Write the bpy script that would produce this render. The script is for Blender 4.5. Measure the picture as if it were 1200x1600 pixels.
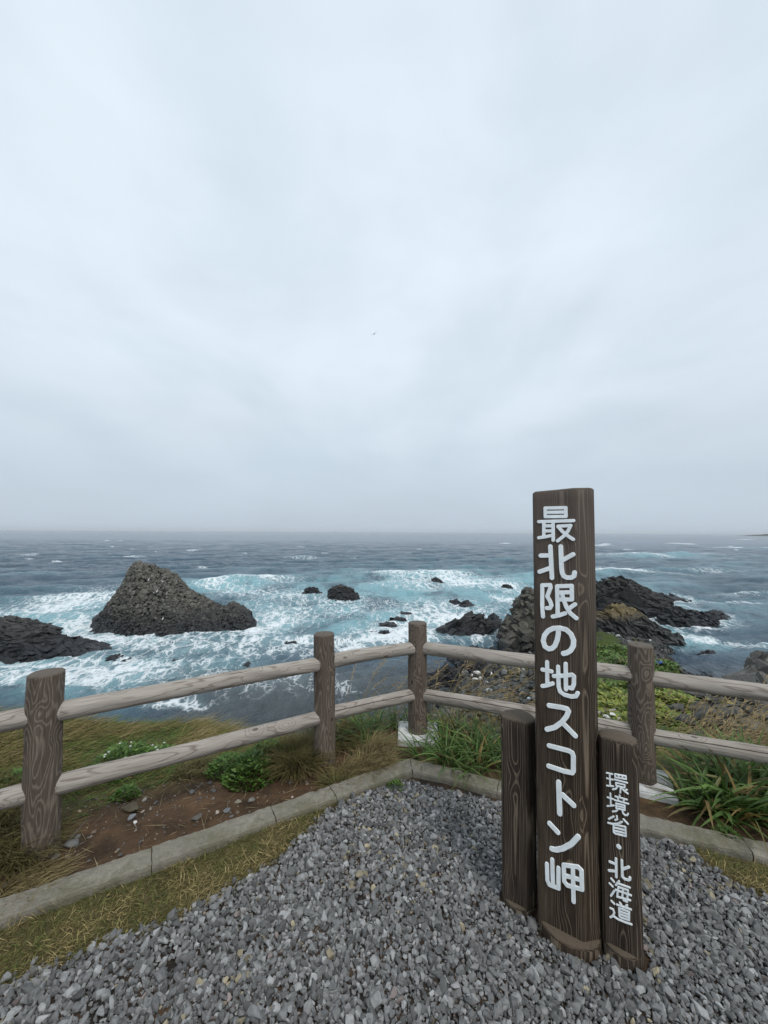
import bpy, bmesh, math, random
import numpy as np
from mathutils import Vector, Matrix, Euler

scene = bpy.context.scene
for o in list(bpy.data.objects):
    bpy.data.objects.remove(o)

# ------------------------------------------------------------------ camera
EYE = 1.60            # eye height above the gravel
FPX = 620.0           # focal length for a 1200 x 1600 picture
PITCH = math.radians(2.85)
ROLL = math.radians(0.33)
cam_data = bpy.data.cameras.new('camera')
cam_data.sensor_fit = 'VERTICAL'
cam_data.sensor_height = 36.0
cam_data.lens = 36.0 * FPX / 1600.0
cam_data.clip_start = 0.05
cam_data.clip_end = 90000.0
cam = bpy.data.objects.new('camera', cam_data)
scene.collection.objects.link(cam)
cam.matrix_world = (Matrix.Translation((0, 0, EYE))
                    @ Matrix.Rotation(math.pi / 2 + PITCH, 4, 'X')
                    @ Matrix.Rotation(ROLL, 4, 'Z'))
scene.camera = cam

# ------------------------------------------------------------------ world
SUN_EL = math.radians(54)
SUN_AZ = math.radians(150)      # clockwise from +Y
world = bpy.data.worlds.new('World')
scene.world = world
world.use_nodes = True
wn, wl = world.node_tree.nodes, world.node_tree.links
wn.clear()


def N(nodes, typ, **kw):
    n = nodes.new(typ)
    for k, v in kw.items():
        setattr(n, k, v)
    return n


def build_world():
    out = N(wn, 'ShaderNodeOutputWorld')
    bg = N(wn, 'ShaderNodeBackground')
    bg.inputs['Strength'].default_value = 0.10
    wl.new(bg.outputs[0], out.inputs['Surface'])
    sky = N(wn, 'ShaderNodeTexSky', sky_type='NISHITA', sun_disc=False)
    sky.sun_elevation = SUN_EL
    sky.sun_rotation = SUN_AZ
    sky.air_density = 1.0
    sky.dust_density = 3.0
    tc = N(wn, 'ShaderNodeTexCoord')
    sep = N(wn, 'ShaderNodeSeparateXYZ')
    wl.new(tc.outputs['Generated'], sep.inputs[0])

    def mth(op, a, b=None, clamp=False):
        m = N(wn, 'ShaderNodeMath', operation=op)
        m.use_clamp = clamp
        for i, v in enumerate((a, b)):
            if v is None:
                continue
            if isinstance(v, (int, float)):
                m.inputs[i].default_value = v
            else:
                wl.new(v, m.inputs[i])
        return m.outputs[0]
    zc = mth('MAXIMUM', sep.outputs[2], 0.0)
    den = mth('ADD', zc, 0.22)
    px = mth('DIVIDE', sep.outputs[0], den)
    py = mth('DIVIDE', sep.outputs[1], den)
    comb = N(wn, 'ShaderNodeCombineXYZ')
    wl.new(px, comb.inputs[0])
    wl.new(py, comb.inputs[1])
    n1 = N(wn, 'ShaderNodeTexNoise')
    n1.inputs['Scale'].default_value = 1.5
    n1.inputs['Detail'].default_value = 5.0
    n1.inputs['Roughness'].default_value = 0.52
    n1.inputs['Distortion'].default_value = 0.35
    mp = N(wn, 'ShaderNodeMapping')
    mp.inputs['Location'].default_value = (2.3, 0.4, 0)
    mp.inputs['Scale'].default_value = (1.25, 0.8, 1)
    wl.new(comb.outputs[0], mp.inputs[0])
    wl.new(mp.outputs[0], n1.inputs['Vector'])
    ramp = N(wn, 'ShaderNodeValToRGB')
    cr = ramp.color_ramp
    cr.interpolation = 'EASE'
    cr.elements[0].position = 0.30
    cr.elements[0].color = (0.565, 0.65, 0.722, 1)
    cr.elements[1].position = 0.68
    cr.elements[1].color = (0.652, 0.734, 0.803, 1)
    wl.new(n1.outputs[0], ramp.inputs[0])
    # towards the horizon the cloud sheet is seen edge-on and reads greyer
    hz = N(wn, 'ShaderNodeMapRange')
    hz.inputs['From Min'].default_value = 0.0
    hz.inputs['From Max'].default_value = 0.42
    hz.interpolation_type = 'SMOOTHSTEP'
    wl.new(zc, hz.inputs['Value'])
    mix = N(wn, 'ShaderNodeMixRGB')
    mix.inputs['Color1'].default_value = (0.445, 0.52, 0.60, 1)
    wl.new(hz.outputs[0], mix.inputs['Fac'])
    wl.new(ramp.outputs[0], mix.inputs['Color2'])
    # soft brighter and darker bank just above the horizon
    n2 = N(wn, 'ShaderNodeTexNoise')
    n2.inputs['Scale'].default_value = 2.2
    n2.inputs['Detail'].default_value = 3.0
    mp2 = N(wn, 'ShaderNodeMapping')
    mp2.inputs['Scale'].default_value = (1.0, 1.0, 3.2)
    wl.new(tc.outputs['Generated'], mp2.inputs[0])
    wl.new(mp2.outputs[0], n2.inputs['Vector'])
    band = N(wn, 'ShaderNodeMapRange')
    band.inputs['From Min'].default_value = 0.3
    band.inputs['From Max'].default_value = 0.7
    band.inputs['To Min'].default_value = 0.96
    band.inputs['To Max'].default_value = 1.04
    wl.new(n2.outputs[0], band.inputs['Value'])
    mul = N(wn, 'ShaderNodeVectorMath', operation='SCALE')
    wl.new(mix.outputs[0], mul.inputs[0])
    wl.new(band.outputs[0], mul.inputs['Scale'])
    sc10 = N(wn, 'ShaderNodeVectorMath', operation='SCALE')
    sc10.inputs['Scale'].default_value = 9.6      # Background strength is 0.1
    wl.new(mul.outputs[0], sc10.inputs[0])
    fin = N(wn, 'ShaderNodeMixRGB')
    fin.inputs['Fac'].default_value = 0.94        # almost closed overcast
    wl.new(sky.outputs[0], fin.inputs['Color1'])
    wl.new(sc10.outputs[0], fin.inputs['Color2'])
    wl.new(fin.outputs[0], bg.inputs['Color'])


build_world()
sun_d = bpy.data.lights.new('sun', 'SUN')
sun_d.energy = 1.4
sun_d.angle = math.radians(20)
sun_d.color = (1.0, 0.965, 0.92)
sun = bpy.data.objects.new('sun', sun_d)
scene.collection.objects.link(sun)
sdir = Vector((math.sin(SUN_AZ) * math.cos(SUN_EL), math.cos(SUN_AZ) * math.cos(SUN_EL), math.sin(SUN_EL)))
sun.rotation_euler = (-sdir).to_track_quat('-Z', 'Y').to_euler()
scene.view_settings.view_transform = 'Standard'
scene.view_settings.look = 'None'
scene.view_settings.gamma = 1.0
scene.view_settings.exposure = 0.38
scene.view_settings.use_curve_mapping = False
scene.cycles.max_bounces = 5
scene.cycles.transparent_max_bounces = 6
scene.cycles.use_denoising = True

# ------------------------------------------------------------------ helpers
SEA = -12.5
DROP = EYE - SEA


def ray(px, py):
    """direction seen at a photograph pixel (used to survey real positions)"""
    x, y = (px - 600) / FPX, -(py - 800) / FPX
    c, s = math.cos(ROLL), math.sin(ROLL)
    x, y = c * x - s * y, s * x + c * y
    cp, sp = math.cos(PITCH), math.sin(PITCH)
    return np.array([x, cp - sp * y, sp + cp * y])


def on_level(px, py, z=0.0):
    d = ray(px, py)
    return np.array([0, 0, EYE]) + d * ((z - EYE) / d[2])


def at_depth(px, py, Y):
    d = ray(px, py)
    return np.array([0, 0, EYE]) + d * (Y / d[1])


def link(o, parent=None):
    scene.collection.objects.link(o)
    if parent is not None:
        o.parent = parent
    return o


def tag(o, label=None, cat=None, group=None, kind=None):
    if label:
        o['label'] = label
    if cat:
        o['category'] = cat
    if group:
        o['group'] = group
    if kind:
        o['kind'] = kind
    return o


def empty(name, loc=(0, 0, 0)):
    o = bpy.data.objects.new(name, None)
    o.location = loc
    o.empty_display_size = 0.1
    return link(o)


def mesh_data(name, V, faces, mat=None, smooth=False, attrs=None, colors=None):
    """faces: an (n,k) array or a list of such arrays"""
    V = np.asarray(V, dtype=np.float32)
    if isinstance(faces, np.ndarray):
        faces = [faces]
    faces = [np.asarray(f, dtype=np.int32) for f in faces if len(f)]
    me = bpy.data.meshes.new(name)
    me.vertices.add(len(V))
    me.vertices.foreach_set('co', V.ravel())
    loops = np.concatenate([f.ravel() for f in faces])
    sizes = np.concatenate([np.full(len(f), f.shape[1], dtype=np.int32) for f in faces])
    starts = np.concatenate([[0], np.cumsum(sizes)[:-1]]).astype(np.int32)
    me.loops.add(len(loops))
    me.loops.foreach_set('vertex_index', loops)
    me.polygons.add(len(sizes))
    me.polygons.foreach_set('loop_start', starts)
    me.polygons.foreach_set('loop_total', sizes)
    me.polygons.foreach_set('use_smooth', np.full(len(sizes), smooth, dtype=bool))
    me.update(calc_edges=True)
    me.validate()
    for k, a in (attrs or {}).items():
        at = me.attributes.new(k, 'FLOAT', 'POINT')
        at.data.foreach_set('value', np.asarray(a, dtype=np.float32).ravel())
    for k, a in (colors or {}).items():
        a = np.asarray(a, dtype=np.float32)
        if a.shape[1] == 3:
            a = np.concatenate([a, np.ones((len(a), 1), np.float32)], 1)
        at = me.attributes.new(k, 'FLOAT_COLOR', 'POINT')
        at.data.foreach_set('color', a.ravel())
    if mat:
        me.materials.append(mat)
    return me


def mesh_obj(name, V, faces, mat, parent=None, **kw):
    o = bpy.data.objects.new(name, mesh_data(name, V, faces, mat, **kw))
    return link(o, parent)


def vnoise(x, y, seed=0):
    """smooth value noise in 0..1"""
    xi, yi = np.floor(x).astype(np.int64), np.floor(y).astype(np.int64)
    fx, fy = x - xi, y - yi
    fx, fy = fx * fx * (3 - 2 * fx), fy * fy * (3 - 2 * fy)

    def h(a, b):
        n = (a * 374761393 + b * 668265263 + seed * 974634777) & 0x7fffffff
        n = ((n ^ (n >> 13)) * 1274126177) & 0x7fffffff
        return ((n ^ (n >> 16)) & 0xffff) / 65535.0
    return ((h(xi, yi) * (1 - fx) + h(xi + 1, yi) * fx) * (1 - fy)
            + (h(xi, yi + 1) * (1 - fx) + h(xi + 1, yi + 1) * fx) * fy)


def fbm(x, y, seed=0, oct=4):
    s, a, t = 0, 1.0, 0
    for i in range(oct):
        s = s + a * vnoise(x * 2 ** i, y * 2 ** i, seed + i * 17)
        t += a
        a *= 0.5
    return s / t


def smooth01(x, a, b):
    t = np.clip((x - a) / (b - a), 0, 1)
    return t * t * (3 - 2 * t)


def grid_faces(nr, nc, wrap=False):
    r = np.arange(nr - 1)[:, None]
    c = np.arange(nc if wrap else nc - 1)[None, :]
    c2 = (c + 1) % nc
    return np.stack([r * nc + c, r * nc + c2, (r + 1) * nc + c2, (r + 1) * nc + c], -1).reshape(-1, 4)


def rot_matrices(ax, ay, az):
    cx, sx, cy, sy, cz, sz = np.cos(ax), np.sin(ax), np.cos(ay), np.sin(ay), np.cos(az), np.sin(az)
    n = len(ax)
    Rx = np.zeros((n, 3, 3)); Ry = np.zeros((n, 3, 3)); Rz = np.zeros((n, 3, 3))
    Rx[:, 0, 0] = 1; Rx[:, 1, 1] = cx; Rx[:, 1, 2] = -sx; Rx[:, 2, 1] = sx; Rx[:, 2, 2] = cx
    Ry[:, 1, 1] = 1; Ry[:, 0, 0] = cy; Ry[:, 0, 2] = sy; Ry[:, 2, 0] = -sy; Ry[:, 2, 2] = cy
    Rz[:, 2, 2] = 1; Rz[:, 0, 0] = cz; Rz[:, 0, 1] = -sz; Rz[:, 1, 0] = sz; Rz[:, 1, 1] = cz
    return Rz @ Ry @ Rx


def stone_shapes(n, seed, bevel=0.0, pts=14, flat=(1, 1, 1), boxy=0.0):
    """angular broken-stone prototypes (triangulated hulls of about unit radius)"""
    rnd = random.Random(seed)
    res = []
    for k in range(n):
        bm = bmesh.new()
        for i in range(pts):
            v = Vector((rnd.gauss(0, 1), rnd.gauss(0, 1), rnd.gauss(0, 1))).normalized()
            if boxy:
                m = max(abs(v.x), abs(v.y), abs(v.z))
                v = v * (1 - boxy) + v / m * boxy * 0.8
            v *= rnd.uniform(0.8, 1.05)
            bm.verts.new((v.x * flat[0], v.y * flat[1], v.z * flat[2]))
        r = bmesh.ops.convex_hull(bm, input=bm.verts)
        dead = [e for e in r['geom_interior'] if isinstance(e, bmesh.types.BMVert)]
        dead += [e for e in r['geom_unused'] if isinstance(e, bmesh.types.BMVert)]
        bmesh.ops.delete(bm, geom=list(set(dead)), context='VERTS')
        bmesh.ops.dissolve_limit(bm, angle_limit=math.radians(16), verts=bm.verts, edges=bm.edges)
        if bevel:
            bmesh.ops.bevel(bm, geom=list(bm.edges), offset=bevel, segments=1, affect='EDGES', profile=0.6)
        bmesh.ops.triangulate(bm, faces=bm.faces)
        bmesh.ops.recalc_face_normals(bm, faces=bm.faces)
        bm.verts.index_update()
        res.append((np.array([v.co[:] for v in bm.verts]),
                    np.array([[v.index for v in f.verts] for f in bm.faces])))
        bm.free()
    return res


def scatter(protos, P, R, S, which):
    """merge copies: positions P (n,3), rotations R (n,3,3), scales S (n,3) -> V, F, id per vertex"""
    Vs, Fs, Ids, off = [], [], [], 0
    for k, (pv, pf) in enumerate(protos):
        idx = np.nonzero(which == k)[0]
        if not len(idx):
            continue
        W = np.einsum('nij,nvj->nvi', R[idx], pv[None] * S[idx][:, None, :]) + P[idx][:, None, :]
        m, nv = len(idx), len(pv)
        Vs.append(W.reshape(-1, 3))
        Fs.append((pf[None] + (np.arange(m) * nv)[:, None, None] + off).reshape(-1, 3))
        Ids.append(np.repeat(idx, nv))
        off += m * nv
    return np.concatenate(Vs), np.concatenate(Fs), np.concatenate(Ids)


def blades(base, heading, length, width, lean, droop, col, K=4, fold=0.0, rng=None, tipcol=None, up=1.0):
    """curved leaf strips. base (n,3); heading angle; returns V, F, colours"""
    n = len(base)
    s = np.linspace(0, 1, K + 1)[None, :]
    hx, hy = np.cos(heading)[:, None], np.sin(heading)[:, None]
    out = lean[:, None] * s + droop[:, None] * s ** 2 * 0.9
    rise = s * up - droop[:, None] * s ** 2.2 * 0.75
    nrm = np.sqrt((lean + droop * .9) ** 2 + (1 - droop * .75) ** 2)[:, None]
    k = length[:, None] / np.maximum(nrm, .8)
    cx = base[:, 0:1] + hx * out * k
    cy = base[:, 1:2] + hy * out * k
    cz = base[:, 2:3] + rise * k
    w = width[:, None] * np.sqrt(np.clip(1 - s, 0, 1)) * (0.55 + 0.45 * np.minimum(1, s * 4)) * .5
    tw = rng.uniform(-.7, .7, n)[:, None]
    wx, wy, wz = -hy * np.cos(tw), hx * np.cos(tw), np.sin(tw)
    C = np.stack([cx, cy, cz], -1)
    Wv = np.stack([wx * w, wy * w, wz * w], -1)
    if fold:
        M = C.copy()
        M[..., 2] -= fold * w
        rows = np.stack([C - Wv, M, C + Wv], 2)
        nc = 3
    else:
        rows = np.stack([C - Wv, C + Wv], 2)
        nc = 2
    V = rows.reshape(n, -1, 3)
    f = grid_faces(K + 1, nc)
    F = (f[None] + (np.arange(n) * (K + 1) * nc)[:, None, None]).reshape(-1, 4)
    if tipcol is None:
        tipcol = col
    cc = col[:, None, :] * (1 - s[..., None]) + tipcol[:, None, :] * s[..., None]
    cc = np.repeat(cc, nc, axis=1)
    return V.reshape(-1, 3), F, cc.reshape(-1, 3)


def join(parts):
    Vs, Fs, Cs, off = [], [], [], 0
    for V, F, Cc in parts:
        Vs.append(V); Fs.append(F + off); Cs.append(Cc); off += len(V)
    return np.concatenate(Vs), np.concatenate(Fs), np.concatenate(Cs)


# ------------------------------------------------------------------ materials
class MatB:
    def __init__(self, name, rough=0.8, spec=0.3):
        self.m = bpy.data.materials.new(name)
        self.m.use_nodes = True
        self.t = self.m.node_tree
        self.n, self.l = self.t.nodes, self.t.links
        self.p = self.n['Principled BSDF']
        self.p.inputs['Roughness'].default_value = rough
        self.p.inputs['Specular IOR Level'].default_value = spec

    def node(self, typ, **kw):
        return N(self.n, typ, **kw)

    def put(self, sock, v):
        if isinstance(v, bpy.types.NodeSocket):
            self.l.new(v, sock)
        else:
            sock.default_value = v

    def coord(self, scale=(1, 1, 1), kind='Object', rand=0.0):
        tc = self.node('ShaderNodeTexCoord')
        mp = self.node('ShaderNodeMapping')
        mp.inputs['Scale'].default_value = scale
        self.l.new(tc.outputs[kind], mp.inputs[0])
        if rand:
            oi = self.node('ShaderNodeObjectInfo')
            mm = self.math('MULTIPLY', oi.outputs['Random'], rand)
            cb = self.node('ShaderNodeCombineXYZ')
            for i in range(3):
                self.l.new(mm, cb.inputs[i])
            self.l.new(cb.outputs[0], mp.inputs['Location'])
        return mp.outputs[0]

    def noise(self, vec, scale=1.0, detail=4.0, rough=0.55, dist=0.0):
        n = self.node('ShaderNodeTexNoise')
        n.inputs['Scale'].default_value = scale
        n.inputs['Detail'].default_value = detail
        n.inputs['Roughness'].default_value = rough
        n.inputs['Distortion'].default_value = dist
        self.l.new(vec, n.inputs['Vector'])
        return n.outputs[0]

    def voronoi(self, vec, scale=1.0, feature='F1', out='Distance', rnd=1.0):
        n = self.node('ShaderNodeTexVoronoi', feature=feature)
        n.inputs['Scale'].default_value = scale
        n.inputs['Randomness'].default_value = rnd
        self.l.new(vec, n.inputs['Vector'])
        return n.outputs[out]

    def math(self, op, a, b=None, c=None, clamp=False):
        m = self.node('ShaderNodeMath', operation=op)
        m.use_clamp = clamp
        for i, v in enumerate((a, b, c)):
            if v is not None:
                self.put(m.inputs[i], v)
        return m.outputs[0]

    def rng(self, v, a, b, c=0.0, d=1.0, smooth=False):
        m = self.node('ShaderNodeMapRange')
        if smooth:
            m.interpolation_type = 'SMOOTHSTEP'
        self.put(m.inputs['Value'], v)
        for k, x in (('From Min', a), ('From Max', b), ('To Min', c), ('To Max', d)):
            self.put(m.inputs[k], x)
        return m.outputs[0]

    def mix(self, f, a, b, blend='MIX'):
        m = self.node('ShaderNodeMixRGB', blend_type=blend)
        self.put(m.inputs['Fac'], f)
        for s, v in (('Color1', a), ('Color2', b)):
            self.put(m.inputs[s], v if isinstance(v, bpy.types.NodeSocket) else (*v, 1.0))
        return m.outputs[0]

    def attr(self, name, out='Fac'):
        a = self.node('ShaderNodeAttribute')
        a.attribute_name = name
        return a.outputs[out]

    def bump(self, h, strength=0.5, dist=0.01):
        b = self.node('ShaderNodeBump')
        b.inputs['Strength'].default_value = strength
        b.inputs['Distance'].default_value = dist
        self.l.new(h, b.inputs['Height'])
        self.l.new(b.outputs[0], self.p.inputs['Normal'])
        return b

    def color(self, c):
        self.put(self.p.inputs['Base Color'], c if isinstance(c, bpy.types.NodeSocket) else (*c, 1.0))

    def vec(self, x, y, z):
        cb = self.node('ShaderNodeCombineXYZ')
        for i, v in enumerate((x, y, z)):
            self.put(cb.inputs[i], v)
        return cb.outputs[0]

    def sep(self, v):
        s = self.node('ShaderNodeSeparateXYZ')
        self.l.new(v, s.inputs[0])
        return s.outputs


def wood(name, dark, mid, line, spacing=0.0042, amp=0.052, zs=1.5, ns=7.0, linew=0.30, knots=0.5, fibre=0.5, weather=None, rough=0.78):
    """weathered round timber: growth rings cut by a wavy surface, knots, fibre"""
    b = MatB(name, rough, 0.25)
    co = b.coord()
    x, y, z = b.sep(co)[:3]
    off = b.node('ShaderNodeObjectInfo').outputs['Random']
    offv = b.math('MULTIPLY', off, 37.0)
    r = b.math('SQRT', b.math('ADD', b.math('MULTIPLY', x, x), b.math('MULTIPLY', y, y)))
    nc = b.vec(b.math('ADD', b.math('MULTIPLY', x, ns), offv), b.math('MULTIPLY', y, ns), b.math('ADD', b.math('MULTIPLY', z, zs), offv))
    n1 = b.noise(nc, 1.0, 2.2, 0.42, 0.25)
    rr = b.math('ADD', r, b.math('MULTIPLY', n1, amp))
    # knots
    kc = b.vec(b.math('ADD', b.math('MULTIPLY', x, 9.0), offv), b.math('MULTIPLY', y, 9.0), b.math('ADD', b.math('MULTIPLY', z, 4.6), offv))
    kd = b.voronoi(kc, 1.0)
    kn = b.rng(kd, 0.0, 0.42, 1.0, 0.0, True)
    rr = b.math('ADD', rr, b.math('MULTIPLY', kn, 0.022 * knots))
    ph = b.math('MULTIPLY', rr, 1.0 / spacing)
    fr = b.math('FRACT', ph)
    # late wood is a thin raised line, early wood fades in behind it
    tri = b.math('ABSOLUTE', b.math('SUBTRACT', fr, 0.5))
    ln = b.rng(tri, 0.5 - linew, 0.5, 0.0, 1.0, True)
    # fibre
    fc = b.vec(b.math('ADD', b.math('MULTIPLY', x, 210.0), offv), b.math('MULTIPLY', y, 210.0), b.math('MULTIPLY', z, 7.0))
    f1 = b.noise(fc, 1.0, 3.0, 0.6)
    big = b.noise(b.vec(b.math('MULTIPLY', x, 14.0), b.math('MULTIPLY', y, 14.0), b.math('ADD', b.math('MULTIPLY', z, 2.2), offv)), 1.0, 4.0, 0.6)
    base = b.mix(b.rng(big, 0.3, 0.7), dark, mid)
    lf = b.math('MULTIPLY', ln, b.rng(big, 0.25, 0.75, 0.35, 1.0))
    col = b.mix(lf, base, line)
    fm = b.rng(f1, 0.3, 0.7, 1.0 - 0.45 * fibre, 1.0 + 0.45 * fibre)
    sc = b.node('ShaderNodeVectorMath', operation='SCALE')
    b.l.new(col, sc.inputs[0]); b.l.new(fm, sc.inputs['Scale'])
    col = sc.outputs[0]
    # fine pale weathered fibres
    f2 = b.noise(b.vec(b.math('ADD', b.math('MULTIPLY', x, 330.0), offv), b.math('MULTIPLY', y, 330.0), b.math('MULTIPLY', z, 4.5)), 1.0, 2.0, 0.5)
    col = b.mix(b.rng(f2, .56, .72, 0.0, .55 * fibre), col, line)
    # sawn end grain has bleached
    nz_ = b.sep(b.node('ShaderNodeTexCoord').outputs['Normal'])[2]
    col = b.mix(b.rng(nz_, .75, .95, 0.0, .6), col, b.mix(ln, tuple(c * 0.75 for c in line), tuple(c * 0.35 for c in line)))
    # dark knot hearts
    heart = b.rng(kd, 0.05, 0.11, 0.9 if knots > 0.3 else 0.0, 0.0, True)
    col = b.mix(heart, col, tuple(c * 0.35 for c in dark))
    # dark checks running with the grain
    ck = b.noise(b.vec(b.math('ADD', b.math('MULTIPLY', x, 60.0), offv), b.math('MULTIPLY', y, 60.0), b.math('MULTIPLY', z, 2.6)), 1.0, 2.0, 0.5)
    ckm = b.rng(ck, 0.70, 0.76, 0.0, 0.75, True)
    col = b.mix(ckm, col, tuple(c * 0.3 for c in dark))
    if weather:
        z0, z1, wc, amt = weather
        wz = b.rng(b.math('ADD', z, b.math('MULTIPLY', b.math('SUBTRACT', big, 0.5), 0.9)), z0, z1, 0.0, amt, True)
        col = b.mix(wz, col, b.mix(lf, tuple(c * 0.62 for c in wc), wc))
    b.color(col)
    h = b.math('ADD', b.math('MULTIPLY', ln, 0.6), b.math('ADD', b.math('MULTIPLY', f1, 0.5), b.math('MULTIPLY', ckm, -1.6)))
    b.bump(h, 0.55, 0.0022)
    return b.m


M = {}
M['post'] = wood('post_wood', (0.064, 0.047, 0.037), (0.105, 0.081, 0.063), (0.20, 0.165, 0.132), spacing=0.0018, amp=0.050, zs=1.3, ns=6.0, linew=0.30, fibre=0.5, knots=0.35)
M['rail'] = wood('rail_wood', (0.26, 0.228, 0.200), (0.365, 0.33, 0.292), (0.13, 0.10, 0.08), spacing=0.0048, amp=0.05, zs=0.7, ns=6.5, linew=0.17, knots=0.7, fibre=0.4, rough=0.85)
M['sign'] = wood('sign_wood', (0.019, 0.0125, 0.0085), (0.044, 0.0285, 0.0185), (0.19, 0.148, 0.105), spacing=0.0030, amp=0.030, zs=0.36, ns=8.0, linew=0.20, fibre=0.9, knots=0.22,
                 weather=(0.65, 1.9, (0.165, 0.132, 0.110), 0.75))
M['short'] = wood('short_log_wood', (0.019, 0.013, 0.0094), (0.040, 0.028, 0.020), (0.185, 0.145, 0.104), spacing=0.0031, amp=0.030, zs=0.5, ns=8.0, linew=0.20, fibre=0.85, knots=0.25)


def mat_simple(name, col, rough=0.6, spec=0.3, var=0.15, scale=8.0, bump=0.0, bscale=40.0):
    b = MatB(name, rough, spec)
    co = b.coord()
    n = b.noise(co, scale, 5.0, 0.6)
    b.color(b.mix(b.rng(n, 0.3, 0.7), tuple(c * (1 - var) for c in col), tuple(min(1, c * (1 + var)) for c in col)))
    if bump:
        b.bump(b.noise(co, bscale, 5.0, 0.65), bump, 0.004)
    return b.m


M['letter'] = mat_simple('letter_paint', (0.80, 0.84, 0.85), 0.45, 0.4, 0.12, 22.0, 0.15, 120.0)


def mat_tinted(name, rough=0.8, spec=0.25, var=0.25, scale=60.0, bump=0.4, bd=0.003, transl=0.0):
    b = MatB(name, rough, spec)
    tint = b.attr('tint', 'Color')
    co = b.coord()
    n = b.noise(co, scale, 4.0, 0.65)
    sc = b.node('ShaderNodeVectorMath', operation='SCALE')
    b.l.new(tint, sc.inputs[0])
    b.l.new(b.rng(n, 0.25, 0.75, 1 - var, 1 + var), sc.inputs['Scale'])
    b.color(sc.outputs[0])
    if bump:
        b.bump(n, bump, bd)
    if transl:
        tr = b.node('ShaderNodeBsdfTranslucent')
        b.l.new(sc.outputs[0], tr.inputs['Color'])
        mx = b.node('ShaderNodeMixShader')
        mx.inputs[0].default_value = transl
        out = b.n['Material Output']
        b.l.new(b.p.outputs[0], mx.inputs[1])
        b.l.new(tr.outputs[0], mx.inputs[2])
        b.l.new(mx.outputs[0], out.inputs['Surface'])
    return b.m


M['stone'] = mat_tinted('crushed_stone', 0.72, 0.3, 0.28, 70.0, 0.5, 0.002)
M['cobble'] = mat_tinted('beach_stone', 0.7, 0.3, 0.35, 5.0, 0.6, 0.03)
M['leaf'] = mat_tinted('leaf', 0.5, 0.35, 0.2, 25.0, 0.0, transl=0.25)
M['grass'] = mat_tinted('dry_grass', 0.75, 0.2, 0.2, 20.0, 0.0, transl=0.25)


def mat_concrete():
    b = MatB('kerb_concrete', 0.9, 0.2)
    co = b.coord(kind='Object')
    n = b.noise(co, 9.0, 6.0, 0.65)
    g = b.noise(co, 160.0, 3.0, 0.7)
    v = b.voronoi(co, 120.0)
    col = b.mix(b.rng(n, 0.3, 0.72), (0.145, 0.132, 0.105), (0.285, 0.262, 0.215))
    col = b.mix(b.rng(g, 0.45, 0.8, 0.0, 0.55), col, (0.10, 0.095, 0.085))
    moss = b.noise(co, 4.0, 5.0, 0.7)
    col = b.mix(b.rng(moss, 0.48, 0.62, 0.0, 0.7), col, (0.105, 0.098, 0.058))
    b.color(col)
    b.bump(b.math('ADD', g, b.math('MULTIPLY', v, 0.7)), 0.7, 0.004)
    return b.m


M['concrete'] = mat_concrete()
M['footing'] = mat_simple('footing_concrete', (0.56, 0.56, 0.54), 0.9, 0.2, 0.25, 12.0, 0.5, 90.0)


def mat_rock(name, low, high, lich, zlo, zhi, wetz=SEA + 0.7, stain=0.35):
    b = MatB(name, 0.75, 0.35)
    geo = b.node('ShaderNodeNewGeometry')
    z = b.sep(geo.outputs['Position'])[2]
    co = b.coord(kind='Object')
    tint = b.attr('tint')
    n = b.noise(co, 0.35, 6.0, 0.65)
    f = b.noise(co, 2.6, 6.0, 0.7)
    zz = b.math('ADD', z, b.math('MULTIPLY', b.math('SUBTRACT', n, 0.5), (zhi - zlo) * 0.9))
    hi = b.rng(zz, zlo, zhi, 0.0, 1.0, True)
    col = b.mix(hi, low, high)
    lm = b.math('MULTIPLY', b.rng(f, 0.52, 0.68, 0.0, stain), hi)
    col = b.mix(lm, col, lich)
    sc = b.node('ShaderNodeVectorMath', operation='SCALE')
    b.l.new(col, sc.inputs[0])
    b.l.new(b.math('MULTIPLY', tint, b.rng(f, 0.25, 0.75, 0.65, 1.4)), sc.inputs['Scale'])
    b.color(sc.outputs[0])
    b.put(b.p.inputs['Roughness'], b.rng(z, wetz, wetz + 1.6, 0.38, 0.85))
    b.bump(b.noise(co, 3.2, 8.0, 0.7), 0.9, 0.25)
    return b.m


M['rock_stack'] = mat_rock('basalt_columns', (0.026, 0.027, 0.029), (0.098, 0.093, 0.079), (0.165, 0.16, 0.135), -11.8, -7.8, stain=0.8)
M['rock_dark'] = mat_rock('wet_basalt', (0.020, 0.021, 0.024), (0.042, 0.041, 0.040), (0.09, 0.08, 0.06), -11.5, -9.0)
M['rock_crag'] = mat_rock('grey_crag', (0.045, 0.043, 0.040), (0.098, 0.092, 0.078), (0.15, 0.135, 0.095), -12.2, -9.5, stain=0.6)
M['rock_lichen'] = mat_rock('lichen_crag', (0.04, 0.04, 0.04), (0.15, 0.12, 0.065), (0.34, 0.23, 0.06), -9.9, -8.3, stain=0.85)
M['rock_near'] = mat_rock('near_boulder', (0.08, 0.078, 0.073), (0.13, 0.126, 0.113), (0.18, 0.165, 0.12), -8.0, -1.0, stain=0.6)

# ------------------------------------------------------------------ terrain
def px_t(px):
    return (px - 600) / FPX


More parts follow.
